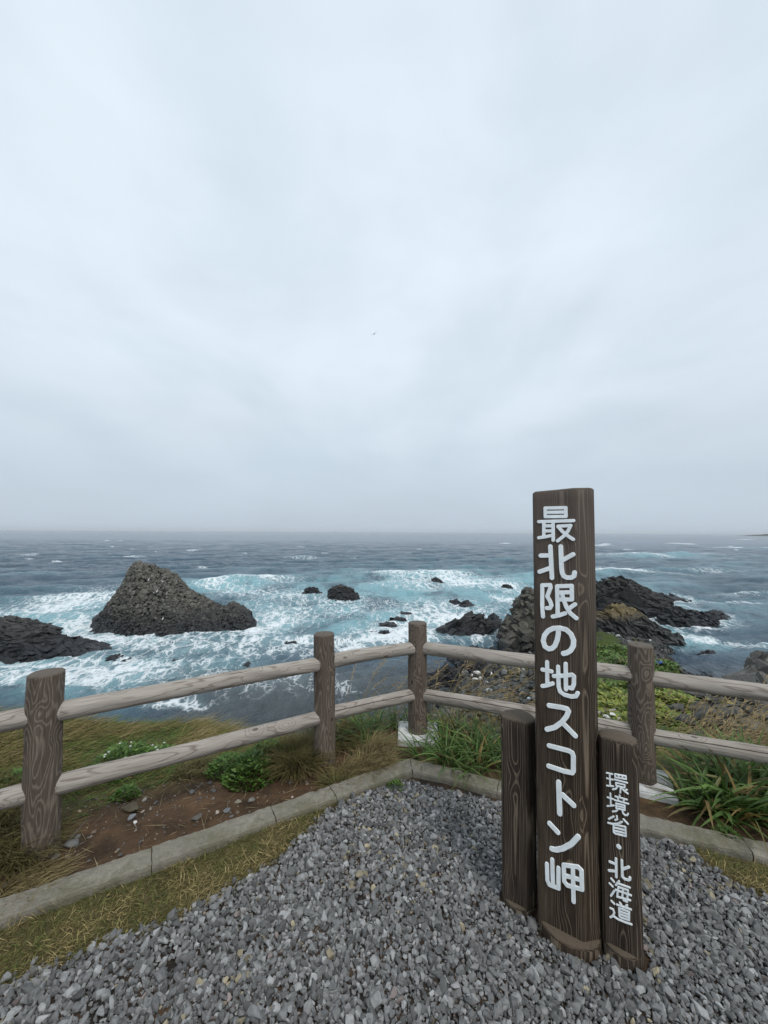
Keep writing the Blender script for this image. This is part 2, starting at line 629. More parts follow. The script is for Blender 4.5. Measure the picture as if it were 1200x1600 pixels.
# land profiles along bearings: (depth, height) from the platform outwards
LAND = [
    (-900, [(2.2, 0), (3.4, -.1), (4.4, -2), (6, -8), (8, -13.5)]),
    (-60, [(1.9, 0), (4.2, -.26), (4.8, -1.8), (6, -8), (7.5, -13.5)]),
    (60, [(2.0, 0), (4.3, -.33), (4.9, -1.9), (6, -8), (7.5, -13.5)]),
    (200, [(2.3, 0), (4.5, -.50), (5.1, -2.0), (6.5, -8), (8, -13.5)]),
    (330, [(2.6, 0), (4.6, -.56), (5.2, -2.1), (6.5, -8), (8, -13.5)]),
    (400, [(2.8, 0), (4.3, -.52), (4.9, -2.1), (6.5, -8), (8, -13.5)]),
    (470, [(3.0, 0), (3.45, -.18), (4.1, -2.0), (6.5, -8), (8, -13.5)]),
    (560, [(3.2, 0), (3.7, -.18), (4.4, -2.0), (8, -9), (11, -13.5)]),
    (640, [(3.3, 0), (3.8, -.22), (4.6, -2.2), (10, -9.5), (16, -12.2), (24, -13.0), (30, -13.5)]),
    (685, [(3.3, 0), (3.8, -.25), (4.8, -2.4), (12, -9.6), (22, -11.2), (30, -12.05), (34, -12.5), (40, -13.5)]),
    (730, [(3.2, 0), (3.8, -.3), (5, -2.6), (13, -9.5), (24, -10.6), (30, -11.3), (36, -12.0), (41, -12.5), (47, -13.5)]),
    (800, [(3.1, 0), (3.7, -.3), (5, -2.6), (14, -9.2), (26, -10.3), (34, -11.2), (42, -12.0), (47, -12.5), (53, -13.5)]),
    (880, [(2.9, 0), (3.4, -.2), (4.6, -2.1), (12, -6.6), (18, -7.3), (26, -8.8), (34, -9.6), (43, -10.3), (49, -11.3), (54, -12.5), (60, -13.5)]),
    (940, [(2.75, 0), (3.3, -.15), (4.6, -1.9), (12, -5.9), (18, -6.7), (24, -7.9), (33, -9.1), (42, -9.8), (48, -10.7), (56, -12.3), (62, -13.5)]),
    (1010, [(2.6, 0), (3.2, -.15), (4.6, -1.7), (12, -5.2), (16, -6.0), (22, -7.2), (32, -9.2), (42, -11.0), (48, -12.0), (51, -12.5), (57, -13.5)]),
    (1080, [(2.5, 0), (3.1, -.15), (4.6, -1.4), (9, -3.7), (13, -4.9), (18, -6.5), (26, -9.0), (33, -11.0), (39.5, -12.5), (45, -13.5)]),
    (1140, [(2.4, 0), (3.1, -.15), (4.6, -1.3), (7.5, -2.8), (10, -3.9), (12, -4.7), (16, -7.2), (22, -9.2), (30, -11.4), (36, -12.5), (42, -13.5)]),
    (1220, [(2.3, 0), (3.0, -.12), (4.6, -1.0), (7.5, -2.2), (10, -2.7), (13, -3.4), (17, -6.5), (24, -10), (31, -12.5), (38, -13.5)]),
    (1800, [(2.2, 0), (3.0, -.1), (5, -.6), (9, -1.2), (14, -2.4), (18, -6.5), (25, -10), (32, -12.5), (40, -13.5)]),
]
LT = np.array([px_t(p) for p, _ in LAND])
# survey line of the fence
P1 = np.array([-1.690, 2.052]); P2 = np.array([-0.402, 2.845]); P3 = np.array([0.279, 3.205]); P4 = np.array([1.664, 2.615])
P0 = P1 - (P2 - P1) / np.linalg.norm(P2 - P1) * 1.5
P5 = P4 + (P4 - P3) / np.linalg.norm(P4 - P3) * 1.5


def land_z(X, Y, rough=True):
    X, Y = np.asarray(X, float), np.asarray(Y, float)
    t = np.clip(X / np.maximum(Y, 0.3), LT[0], LT[-1] - 1e-6)
    prof = []
    for _, pr in LAND:
        a = np.array(pr)
        prof.append(np.interp(Y, a[:, 0], a[:, 1]))
    prof = np.array(prof)
    k = np.clip(np.searchsorted(LT, t) - 1, 0, len(LT) - 2)
    f = (t - LT[k]) / (LT[k + 1] - LT[k])
    f = f * f * (3 - 2 * f)
    flat = prof.reshape(len(LT), -1)
    idx = np.arange(flat.shape[1])
    kk, ff = k.ravel(), f.ravel()
    z = (flat[kk, idx] * (1 - ff) + flat[kk + 1, idx] * ff).reshape(X.shape)
    if rough:
        amp = smooth01(-z, 0.1, 4.0)
        z = z + (fbm(X * .5, Y * .5, 3, 4) - .5) * 2.2 * amp * smooth01(z, -13.4, -11.5) + (fbm(X * 5, Y * 5, 5, 3) - .5) * (.02 + .25 * amp)
        bed = smooth01(Y, 1.2, 2.5)
        z = z + (fbm(X * 2.2, Y * 2.2, 8, 3) - .5) * .05 * bed
    return z


# kerb lines (outer edge of the coping) and the gravel outline, surveyed on the ground
K_L = [np.array([-2.64, 1.15]), np.array([0.186, 2.817])]
K_R = [np.array([0.186, 2.817]), np.array([1.459, 2.272]), np.array([2.9, 1.72])]


def seg_dist(X, Y, a, b):
    """signed distance to the line a-b, positive on its left (outer) side"""
    d = (b - a) / np.linalg.norm(b - a)
    return (X - a[0]) * -d[1] + (Y - a[1]) * d[0]


def kerb_dist(X, Y):
    return np.maximum(seg_dist(X, Y, K_L[0], K_L[1]),
                      np.maximum(seg_dist(X, Y, K_R[0], K_R[1]), seg_dist(X, Y, K_R[1], K_R[2])))


GRAVEL_EDGE = [on_level(*p)[:2] for p in [(-420, 1720), (0, 1538), (120, 1492), (235, 1448), (350, 1386), (440, 1330), (505, 1275), (560, 1240), (610, 1215), (660, 1200)]]
GRAVEL_EDGE_R = [on_level(*p)[:2] for p in [(660, 1200), (800, 1234), (930, 1266), (1010, 1292), (1075, 1324), (1110, 1356), (1150, 1382), (1200, 1400), (1400, 1470)]]


def gravel_amount(X, Y):
    """distance inside the gravelled area"""
    def side(line):
        xs, ys = np.array([p[0] for p in line]), np.array([p[1] for p in line])
        return np.interp(X, xs, ys, left=-9, right=-9) - Y
    L = side(GRAVEL_EDGE)
    R_ = side(GRAVEL_EDGE_R)
    xs = GRAVEL_EDGE[-1][0]
    d = np.where(X < xs, L, R_)
    d = np.where(X < GRAVEL_EDGE[0][0], .2 * (0.75 - Y), d)
    d = np.where(X > GRAVEL_EDGE_R[-1][0], 1.1 - Y, d)
    return d * .86


def build_ground():
    ts = np.linspace(-2.6, 2.9, 520)
    Ys = np.concatenate([np.linspace(1.2, 5, 150), np.geomspace(5.04, 75, 170)])
    T, Yg = np.meshgrid(ts, Ys)
    X1, Y1 = T * Yg, Yg
    xs = np.linspace(-3.12, 3.48, 90)
    X2, Y2 = np.meshgrid(xs, np.linspace(-4, 1.2, 70))
    V1 = np.stack([X1, Y1, land_z(X1, Y1)], -1).reshape(-1, 3)
    V2 = np.stack([X2, Y2, land_z(X2, Y2)], -1).reshape(-1, 3)
    F1, F2 = grid_faces(*X1.shape), grid_faces(*X2.shape) + len(V1)
    V = np.concatenate([V1, V2])
    X, Y, Z = V.T
    kd = kerb_dist(X, Y)
    ga = gravel_amount(X, Y)
    n = fbm(X * 3, Y * 3, 21, 4)
    soil = smooth01(kd, -.02, .02) * smooth01(kd, 1.15, .85) * smooth01(X + .9 * (n - .5), .3, -.1)
    soil = np.maximum(soil, smooth01(kd, -.05, .02) * smooth01(kd, .5, .2) * smooth01(X, .4, .9) * .9)
    dirt = smooth01(ga, -.02, .05)
    cob = smooth01(-Z, 7.6, 8.8) * smooth01(X, .0, 2.0)
    Tt = X / np.maximum(Y, .3)
    gn = smooth01(Tt, .46, .53) * smooth01(Tt, .84, .74) * smooth01(Y, 7, 9) * smooth01(-Z, 11.2, 10.2) * smooth01(n, .25, .4)
    gn = np.maximum(gn, smooth01(Y, 5.0, 2.9) * smooth01(kd, .4, 1.0) * .5)
    cliff = smooth01(-Z, .8, 1.8) * (1 - gn)
    mesh_obj('ground', V, [F1, F2], mat_ground(), smooth=True,
             attrs={'soil': soil, 'dirt': dirt, 'cobble': cob, 'green': gn, 'cliff': cliff})['kind'] = 'structure'


def mat_ground():
    b = MatB('ground', 0.95, 0.15)
    co = b.coord()
    n = b.noise(co, 6.0, 6.0, 0.65)
    f = b.noise(co, 70.0, 4.0, 0.7)
    big = b.noise(co, 0.6, 5.0, 0.65)
    thatch = b.mix(b.rng(n, .3, .7), (0.055, 0.048, 0.022), (0.12, 0.098, 0.045))
    soil = b.mix(b.rng(n, .35, .68), (0.036, 0.024, 0.015), (0.115, 0.068, 0.038))
    soil = b.mix(b.rng(f, .58, .75, 0, .5), soil, (0.13, 0.10, 0.075))
    dirt = b.mix(b.rng(n, .42, .62), (0.024, 0.021, 0.018), (0.075, 0.047, 0.028))
    cob = b.mix(b.rng(f, .3, .7), (0.022, 0.022, 0.021), (0.06, 0.056, 0.047))
    green = b.mix(b.rng(n, .3, .7), (0.025, 0.045, 0.012), (0.07, 0.085, 0.02))
    rock = b.mix(b.rng(big, .35, .65), (0.02, 0.02, 0.018), (0.048, 0.045, 0.036))
    col = b.mix(b.attr('soil'), thatch, soil)
    col = b.mix(b.attr('dirt'), col, dirt)
    col = b.mix(b.attr('cliff'), col, rock)
    col = b.mix(b.attr('cobble'), col, cob)
    col = b.mix(b.attr('green'), col, green)
    b.color(col)
    b.bump(b.math('ADD', n, b.math('MULTIPLY', f, .5)), .8, .015)
    return b.m


build_ground()

# ------------------------------------------------------------------ rocks
FOAM = []          # patches of white water: bearing, range term, spreads, tilt, amount
HULLS = stone_shapes(14, 5, 0.0, 16, (1, .9, .8), 0.35)
SLABS = stone_shapes(14, 9, 0.0, 16, (1.5, .8, .5), 0.5)


def sea_tq(px, py):
    p = on_level(px, py, SEA)
    return FPX * p[0] / p[1], FPX * DROP / p[1]


def rock(name, label, cat, outline, py_front, depth, mat, block=.8, count=600, seed=1, group=None, slabs=False, dip=0.0,
         floor=SEA, power=1.8, foam=.7, sink=.8, yc=None, core_noise=.5, parent=None):
    """a rock rising from the water: skyline surveyed in the photo, real depth, covered in broken blocks"""
    rng = np.random.default_rng(seed)
    mid = outline[len(outline) // 2][0]
    Yf = on_level(mid, py_front, floor)[1] if yc is None else yc - depth * .5
    Yc = Yf + depth * .5
    pts = [at_depth(p[0], p[1], Yc) for p in outline]
    tt = np.array([p[0] / p[1] for p in pts])
    hh = np.maximum(np.array([p[2] for p in pts]) - (floor - sink), 0.05)
    hmax = hh.max()

    def height(t, v):
        h = np.interp(t, tt, hh, left=0, right=0)
        ve = np.abs(v) / (.3 + .7 * np.sqrt(np.clip(h / hmax, 0, 1)))
        return h * np.clip(1 - ve ** power, 0, 1)
    nu, nv = 70, 40
    u = np.linspace(tt[0], tt[-1], nu); v = np.linspace(-1, 1, nv)
    U, W = np.meshgrid(u, v)
    Yg = Yc + W * depth * .5
    Hh = height(U, W)
    Xg = U * Yg
    nz = (fbm(Xg / block * .35 + 40, Yg / block * .35 + 40, seed, 3) - .5) * block * core_noise
    Zg = floor - sink + Hh * .97 + nz * (Hh > .1) - .12 * block
    V0 = np.stack([Xg, Yg, Zg], -1).reshape(-1, 3)
    F0 = grid_faces(nv, nu)
    F0 = np.concatenate([F0[:, [0, 1, 2]], F0[:, [0, 2, 3]]])
    # blocks bedded in that surface
    m = count * 4
    su = rng.uniform(tt[0], tt[-1], m); sv = rng.uniform(-1, 1, m)
    sh = height(su, sv)
    e = 1e-2
    slope = np.abs(height(su, sv + e) - sh) / e / (depth * .5) + np.abs(height(su + e * .3, sv) - sh) / (e * .3) / Yc
    keep = (sh > .12) & (rng.uniform(0, 1, m) < np.clip(.35 + slope * .4, .2, 1)) & ((sv < .35) | (rng.uniform(0, 1, m) < .45))
    idx = np.nonzero(keep)[0][:count]
    su, sv, sh = su[idx], sv[idx], sh[idx]
    n = len(idx)
    Yb = Yc + sv * depth * .5
    s = block * np.exp(rng.normal(0, .45 if slabs else .28, n)) * .5
    P = np.stack([su * Yb, Yb, floor - sink + sh - s * .25], -1)
    if slabs:
        R = rot_matrices(rng.normal(0, .25, n), dip + rng.normal(0, .22, n), rng.normal(0, .5, n))
        protos = SLABS
    else:
        R = rot_matrices(rng.normal(0, .45, n), rng.normal(0, .45, n), rng.uniform(0, 6.28, n))
        protos = HULLS
    S = s[:, None] * rng.uniform(.75, 1.25, (n, 3))
    which = rng.integers(0, len(protos), n)
    Vb, Fb, ids = scatter(protos, P, R, S, which)
    tint = np.clip(1 + rng.normal(0, .22, n), .5, 1.7)[ids]
    Vv = np.concatenate([V0, Vb])
    Ff = np.concatenate([F0, Fb + len(V0)])
    c = np.array([np.mean(tt) * Yc, Yc, floor])
    o = mesh_obj(name, Vv - c, Ff, mat, parent, attrs={'tint': np.concatenate([np.full(len(V0), .75), tint])})
    o.location = c
    tag(o, label, cat, group)
    if foam:
        q = FPX * DROP / Yf
        w = (tt[-1] - tt[0]) * FPX * .5
        FOAM.append((np.mean(tt) * FPX, q - 1, w * 1.05 + 3, max(2.5, w * .13), 0, foam))
        FOAM.append((np.mean(tt) * FPX + w * .5, q - 3, w * .8 + 3, max(2.5, w * .2), 0, foam * .6))
    return o


def build_rocks():
    rock('sea_stack', 'tall grey basalt sea stack with birds on its top and a long right slope', 'sea stack',
         [(140, 978), (150, 966), (165, 950), (180, 930), (192, 912), (202, 892), (210, 880), (217, 877), (226, 882), (240, 882), (246, 887), (262, 890), (275, 897), (284, 908), (292, 918), (320, 934), (345, 946), (352, 948), (364, 941), (376, 946), (388, 954), (398, 972)],
         1000, 17, M['rock_stack'], .58, 4600, 11, power=1.5, foam=.6, core_noise=2.2)
    rock('reef', 'low black rock reef with a pale pool, left of the sea stack', 'reef',
         [(-120, 985), (-60, 970), (0, 968), (18, 966), (40, 970), (60, 975), (83, 983), (95, 996), (120, 1002), (148, 1006), (160, 1014), (172, 1010), (188, 1020), (196, 1030)],
         1040, 11, M['rock_dark'], .8, 1500, 12, slabs=True, dip=.12, power=2.4, foam=.6)
    rock('rock', 'blocky black rock standing alone in the foam right of the sea stack', 'rock',
         [(511, 938), (515, 924), (522, 916), (532, 915), (545, 919), (555, 926), (561, 937)], 942, 6, M['rock_dark'], .9, 260, 13, group='small rocks in the surf')
    rock('rock', 'small black rock splashed with foam beside the blocky lone rock', 'rock',
         [(473, 929), (478, 920), (486, 916), (494, 920), (501, 928)], 931, 4, M['rock_dark'], .8, 120, 14, group='small rocks in the surf')
    rock('rock', 'small dark rock in front of the farther white breaking wave', 'rock',
         [(672, 911), (676, 905), (681, 903), (687, 906), (692, 911)], 913, 5, M['rock_dark'], 1.0, 90, 15, group='small rocks in the surf')
    rock('rock', 'rounded half-awash rock just left of the signpost near the breakers', 'rock',
         [(782, 919), (787, 914), (792, 913), (797, 916), (801, 920)], 921, 4, M['rock_dark'], .7, 90, 16, group='small rocks in the surf')
    rock('rock', 'brown topped pair-left rock in the foam behind the corner fence post', 'rock',
         [(702, 946), (706, 939), (712, 937), (718, 941), (721, 947)], 948, 3, M['rock_dark'], .8, 90, 17, group='small rocks in the surf')
    rock('rock', 'domed pair-right rock in the foam behind the corner fence post', 'rock',
         [(718, 947), (724, 940), (730, 938), (736, 944), (745, 953)], 953, 3.5, M['rock_dark'], .8, 110, 18, group='small rocks in the surf')
    for k, (x, y, w, lab) in enumerate([(583, 988, 15, 'lowest flat brown ledge awash left of the corner fence post'), (604, 978, 17, 'second flat brown ledge awash left of the corner fence post'),
                                        (622, 970, 13, 'third flat brown ledge awash, up and left of the corner post top'), (637, 962, 9, 'farthest small brown ledge awash, above the corner post top'), (600, 991, 9, 'small dark rock in white water just left of the corner post')]):
        rock('rock', lab, 'rock', [(x - w, y + 1), (x - w * .5, y - 3.5), (x + w * .1, y - 5), (x + w * .6, y - 4.5), (x + w, y + 1)], y + 3, 2.2 + w * .08, M['rock_dark'], .4, 110, 240 + k,
             group='flat ledges awash', foam=.35, sink=.3, slabs=True, dip=.1, power=2.6)
    rock('reef', 'jagged black reef of leaning slabs between the corner post and the signpost', 'reef',
         [(688, 996), (700, 982), (706, 973), (714, 975), (722, 966), (731, 960), (736, 964), (745, 963), (755, 970), (763, 972), (768, 984)], 1004, 6.0, M['rock_dark'], .8, 620, 20, slabs=True, dip=-.6, power=2.0)
    rock('rock', 'black pyramid-shaped rock at the right end of the jagged reef', 'rock',
         [(757, 970), (764, 964), (771, 959), (777, 966), (783, 972)], 975, 3, M['rock_dark'], .7, 110, 21, group='small rocks in the surf')
    rock('crag', 'steep grey rock crag partly hidden behind the left side of the signpost', 'crag',
         [(783, 1010), (786, 985), (790, 972), (803, 966), (808, 944), (815, 935), (820, 930), (823, 921), (834, 921), (850, 935), (870, 960), (890, 990), (905, 1010)], 1022, 5.5, M['rock_crag'], 1.25, 420, 22, power=2.6, foam=.2)
    rock('reef', 'long dark rock ridge in the sea right of the signpost', 'reef',
         [(925, 925), (932, 914), (945, 908), (962, 903), (984, 905), (996, 913), (1012, 920), (1025, 930), (1040, 936), (1052, 948), (1066, 956), (1076, 962)], 968, 9, M['rock_dark'], 1.1, 1300, 23, slabs=True, dip=.35, power=1.6)
    rock('reef', 'low black tail of slabs running right from the long ridge', 'reef',
         [(1030, 966), (1042, 955), (1056, 949), (1068, 955), (1082, 953), (1096, 960), (1112, 966), (1128, 976)], 979, 6, M['rock_dark'], .8, 500, 223, slabs=True, dip=.35, power=1.8)
    rock('rock', 'brown wet rock off the right tip of the left reef', 'rock',
         [(154, 1033), (168, 1025), (178, 1024), (188, 1027), (200, 1035)], 1037, 3.0, M['rock_dark'], .5, 220, 224, slabs=True, dip=-.3, group='small rocks in the surf')
    rock('reef', 'thin black rock ledge behind the long ridge right of the signpost', 'reef',
         [(1010, 934), (1024, 926), (1040, 930), (1060, 934), (1076, 940)], 942, 7, M['rock_dark'], .9, 300, 24, slabs=True, dip=.2)
    rock('rock', 'low dark rock at the seaward tip of the long ridge on the right', 'rock',
         [(1092, 962), (1105, 957), (1120, 955), (1130, 961), (1143, 967)], 970, 5, M['rock_dark'], .9, 220, 25, group='small rocks in the surf')
    rock('crag', 'shoreline crag with orange lichen on its top beyond the right fence post', 'crag',
         [(922, 975), (932, 962), (940, 957), (946, 962), (955, 954), (962, 949), (975, 948), (985, 952), (998, 958), (1008, 970), (1020, 976), (1034, 984), (1052, 992), (1064, 1002), (1076, 1011)], 1012, 7, M['rock_lichen'], 1.0, 1000, 26, slabs=True, dip=.6, power=1.9, foam=.25)
    rock('rock', 'small dark rock in the calm water at right, off the pebble shore', 'rock',
         [(1090, 1024), (1098, 1019), (1106, 1017), (1114, 1020), (1126, 1027)], 1028, 2.4, M['rock_dark'], .45, 120, 27, group='small rocks in the surf', foam=.25, sink=.3)
    for k, (x, y, w) in enumerate([(137, 1020, 12), (275, 1035, 9), (455, 1007, 14), (330, 1014, 16), (385, 1040, 8), (655, 974, 5), (747, 954, 6), (662, 979, 6)]):
        rock('rock', 'low wet rock just breaking the surface among the foam streaks', 'rock',
             [(x - w, y + 1), (x - w * .4, y - w * .30), (x + w * .3, y - w * .34), (x + w, y + 1)], y + 2, 1.4 + w * .05, M['rock_dark'], .35, 60, 60 + k,
             group='low rocks awash', foam=.3, sink=.3)
    # boulders along the shore below the fence
    for k, (x, y, w, h) in enumerate([(700, 1062, 20, 22), (738, 1048, 26, 18), (672, 1066, 16, 14), (716, 1036, 14, 10), (760, 1022, 16, 10), (775, 1034, 14, 12), (792, 1026, 14, 12), (742, 1018, 10, 7), (795, 1046, 10, 9)]):
        rock('boulder', 'dark wet boulder on the waterline beyond the rail right of the corner post', 'boulder',
             [(x - w, y + 2), (x - w * .8, y - h * .6), (x - w * .1, y - h), (x + w * .6, y - h * .7), (x + w, y + 2)], y + 5, 2.0, M['rock_dark'], .7, 90, 80 + k,
             group='boulders on the waterline', foam=0.0, floor=SEA + .2)
    BIG = stone_shapes(8, 301, .22, 16, (1.1, .95, .85), .3)
    # big grey boulders on the slope at the right
    for k, (x, y, w, h, Y) in enumerate([(1120, 1150, 34, 44, 9.0), (1192, 1120, 34, 42, 8.5), (1150, 1096, 30, 30, 10.5), (1098, 1118, 24, 26, 11.0), (1185, 1152, 26, 26, 7.2), (1232, 1150, 40, 50, 7.5), (1160, 1138, 22, 24, 8.6), (1075, 1135, 18, 20, 11.5), (1108, 1085, 20, 18, 13.0), (1135, 1075, 16, 14, 14.5), (1085, 1090, 16, 14, 14.0), (1140, 1125, 20, 24, 9.6), (1215, 1085, 30, 30, 10.5), (1172, 1078, 18, 16, 12.5), (1096, 1160, 20, 20, 8.0), (1060, 1112, 14, 14, 14.0)]):
        L = at_depth(x, y - h * .5, Y)
        pv, pf = BIG[k % len(BIG)]
        sc = np.array([w * 1.15, w * 1.0, h * .62]) / FPX * Y
        V = pv * sc
        V = V + (fbm(V[:, 0] * 6 + k, V[:, 1] * 6 + V[:, 2] * 5, k, 3)[:, None] - .5) * .10
        o = mesh_obj('boulder', V, pf, M['rock_near'], attrs={'tint': np.full(len(V), .8 + .5 * ((k * 37) % 10) / 10)})
        o.location = L
        o.rotation_euler = (.2 * math.sin(k), .2 * math.cos(k * 2), k * 1.1)
        tag(o, 'big grey weathered boulder among dry grass on the slope at right', 'boulder', 'grey boulders on the right slope')
    rock('crag', 'brown mossy crag cut off by the right edge above the rail', 'crag',
         [(1172, 1080), (1174, 1056), (1182, 1044), (1195, 1037), (1215, 1030), (1260, 1026), (1300, 1060)], 1090, 3.0, M['rock_near'], .7, 260, 120, foam=0, floor=at_depth(1200, 1090, 13)[2], yc=13.5, power=2.6)


build_rocks()

# far headland at the right edge of the sea
def build_headland():
    Yh = 2600.0
    us = np.linspace(0, 1, 60); vs = np.linspace(-1, 1, 24)
    U, W = np.meshgrid(us, vs)
    x0 = at_depth(1177, 840, Yh)[0]; x1 = x0 + 420
    h = np.interp(U, [0, .05, .12, .22, .4, .7, 1], [0, 4, 9, 13, 19, 30, 38]) * np.clip(1 - np.abs(W) ** 2, 0, 1)
    X = x0 + (x1 - x0) * U; Y = Yh + W * 160
    h = h * (.8 + .4 * fbm(X * .02, Y * .02, 4, 4))
    V = np.stack([X, Y, SEA - 1 + h], -1).reshape(-1, 3)
    b = MatB('far_headland', .9, .1)
    n = b.noise(b.coord(), .03, 5, .6)
    b.color(b.mix(n, (0.04, 0.045, 0.035), (0.10, 0.10, 0.08)))
    mesh_obj('headland', V, grid_faces(24, 60), b.m, smooth=True)['kind'] = 'structure'


build_headland()


# ------------------------------------------------------------------ sea
def build_sea():
    rng = np.random.default_rng(77)
    ts = np.linspace(-2.3, 2.3, 1500)
    q = np.concatenate([[.40, .6], np.arange(.8, 60, .24), np.arange(60, 330, .5), np.linspace(331, 640, 60)])[::1]
    Ys = FPX * DROP / q
    T, Yg = np.meshgrid(ts, Ys)
    X, Y = T * Yg, Yg
    step = np.gradient(-Ys)[:, None] * np.ones_like(T)
    Z = np.zeros_like(X)
    dirs = math.radians(-62)            # the swell runs in from the open sea on the left
    near = smooth01(Y, 30, 110)
    for i in range(64):
        wl_ = 1.4 * (34 / 1.4) ** rng.uniform(0, 1)
        th = dirs + rng.normal(0, .55)
        a = .017 * wl_ ** .70 * rng.uniform(.5, 1.2) * (.8 if wl_ > 15 else 1.0)
        k = 2 * math.pi / wl_
        ph = k * (X * math.cos(th) + Y * math.sin(th)) + rng.uniform(0, 6.28)
        fade = smooth01(wl_ / np.maximum(step, .05), 2.2, 5.0)
        w = np.sin(ph)
        Z += a * fade * (w + .35 * (1 - np.abs(w)) ** 2) * (.35 + .65 * near if wl_ > 6 else .75 + .25 * near)
    u, qq = FPX * T, (FPX * DROP / Y)

    def blob(lst):
        acc = np.zeros_like(X)
        for (bu, bq, su, sq, ang, amp) in lst:
            du, dq = u - bu, qq - bq
            m = (np.abs(du) < 3.2 * max(su, sq)) & (np.abs(dq) < 3.2 * (sq + abs(math.tan(math.radians(ang))) * su))
            if not m.any():
                continue
            sl = math.tan(math.radians(ang))
            d = (du[m] / su) ** 2 + ((dq[m] - sl * du[m]) / sq) ** 2
            acc[m] = np.maximum(acc[m], amp * np.exp(-d * .7)) + .25 * np.minimum(acc[m], amp * np.exp(-d * .7))
        return acc
    # crests of breaking swells: (photo point, half widths, tilt, height)
    swell = [(372, 915, 62, 3.4, -3, 2.5), (672, 903, 70, 3.4, 1, 2.2), (1045, 870, 62, 1.6, -1, 1.9), (955, 895, 40, 3, 2, 1.3), (1175, 859, 36, 1.3, 1, 2.0), (1000, 871, 50, 1.4, 3, 1.4)]
    for (px, py, sx, sy, ang, h) in swell:
        bu, bq = sea_tq(px, py)
        Z += blob([(bu, bq, sx, sy, ang, h)])
    foam = [(90, 946, 95, 12, -10, .9), (160, 938, 40, 8, -12, .8), (30, 962, 60, 8, -5, .6), (125, 975, 40, 12, 0, .8), (150, 1000, 90, 12, 6, .8), (250, 1008, 110, 9, 4, .75),
            (405, 982, 70, 18, -14, .75), (375, 912, 66, 3.2, -3, 1.15), (330, 918, 40, 4, 4, .8), (420, 930, 80, 12, 4, .5), (440, 960, 60, 14, 0, .5), (530, 950, 110, 18, 0, .36), (672, 900, 72, 3.6, 1, 1.15),
            (720, 912, 90, 7, 5, .8), (650, 915, 60, 6, 0, .6), (610, 985, 70, 16, -12, .85), (690, 962, 70, 16, 0, .85), (575, 1004, 70, 9, -12, 1.0), (470, 1004, 60, 6, -3, .8), (350, 1030, 110, 6, -8, .58),
            (640, 1000, 40, 9, 0, .8), (665, 1000, 22, 14, 0, .75), (60, 1052, 100, 18, 4, .82), (200, 1052, 110, 16, -6, .68), (275, 1100, 40, 7, 0, .75), (225, 1090, 40, 8, 0, .6), (420, 1072, 90, 18, -4, .30), (330, 1062, 80, 10, -6, .32),
            (520, 1080, 60, 14, 0, .25), (958, 893, 46, 2.8, 2, 1.1), (1045, 868, 68, 1.3, -1, 1.15), (1000, 870, 55, 1.2, 3, .9), (985, 868, 45, 1, 0, .8), (1175, 857, 45, 1.1, 1, 1.2), (933, 852, 18, .8, 0, 1.0), (948, 850, 6, .8, 0, 1.0), (1062, 849, 16, .5, 0, 1.0),
            (935, 945, 22, 16, 0, .95), (925, 925, 14, 8, 0, .9), (1090, 998, 85, 4, 9, .72), (1030, 988, 50, 5, 9, .75), (1170, 1008, 60, 4, 6, .6), (1090, 940, 70, 3, 3, .5), (195, 871, 22, .9, 0, 1.0), (789, 849, 7, .5, 0, 1.1), (485, 873, 34, .8, 0, .6),
            (40, 868, 16, .6, 0, .55), (300, 861, 8, .4, 0, .9), (560, 850, 5, .4, 0, .9), (505, 866, 6, .4, 0, .9), (785, 936, 17, 3.0, 6, .95), (800, 943, 24, 4, 0, .6), (825, 928, 30, 6, 0, .5), (1160, 930, 40, 2, 0, .4), (1120, 893, 50, 1.5, 0, .4),
            (760, 992, 20, 6, 0, .5), (1185, 945, 30, 1.5, 0, .5), (680, 985, 24, 10, 0, .7), (1075, 850, 12, .5, 0, .8), (1165, 843, 14, .4, 0, .8), (1020, 896, 60, 2, 4, .4)]
    aer = [(420, 968, 380, 30, 0, .85), (90, 985, 200, 30, -6, .9), (60, 955, 120, 9, -8, .8), (100, 1058, 150, 34, 0, .95), (700, 925, 230, 26, 0, .95), (800, 915, 180, 16, 0, .9), (1090, 955, 140, 26, 0, .45), (1085, 1000, 120, 11, 8, .95), (360, 918, 90, 10, 0, .9),
           (620, 985, 110, 26, 0, .6), (270, 1040, 130, 22, 0, .6), (940, 935, 40, 26, 0, .9), (1040, 872, 90, 3, 0, .5), (1130, 890, 120, 10, 0, .25)]
    FL = [(*sea_tq(a[0], a[1]), *a[2:]) for a in foam] + FOAM
    AL = [(*sea_tq(a[0], a[1]), *a[2:]) for a in aer]
    fo = blob(FL)
    # stray whitecaps on the open water
    caps = []
    for i in range(26):
        yy = rng.uniform(840, 890)
        bu, bq = sea_tq(rng.uniform(-300, 1500), yy)
        sc = (yy - 831) / 40
        caps.append((bu, bq, rng.uniform(2, 7) * (.4 + sc), .25 + .35 * sc, rng.uniform(-3, 3), rng.uniform(.5, .95)))
    fo = np.maximum(fo, blob(caps))
    ae = blob(AL)
    shelter = smooth01(qq, 215, 240) * smooth01(u, -300, -200)
    V = np.stack([X, Y, SEA + Z], -1).reshape(-1, 3)
    o = mesh_obj('sea', V, grid_faces(*X.shape), mat_sea(), smooth=True,
                 attrs={'foam': fo.ravel(), 'aerated': (ae * (1 - .8 * shelter)).ravel(), 'crest': Z.ravel(), 'lee': (smooth01(qq, 190, 235) * smooth01(u, -420, -240)).ravel()})
    o['kind'] = 'structure'


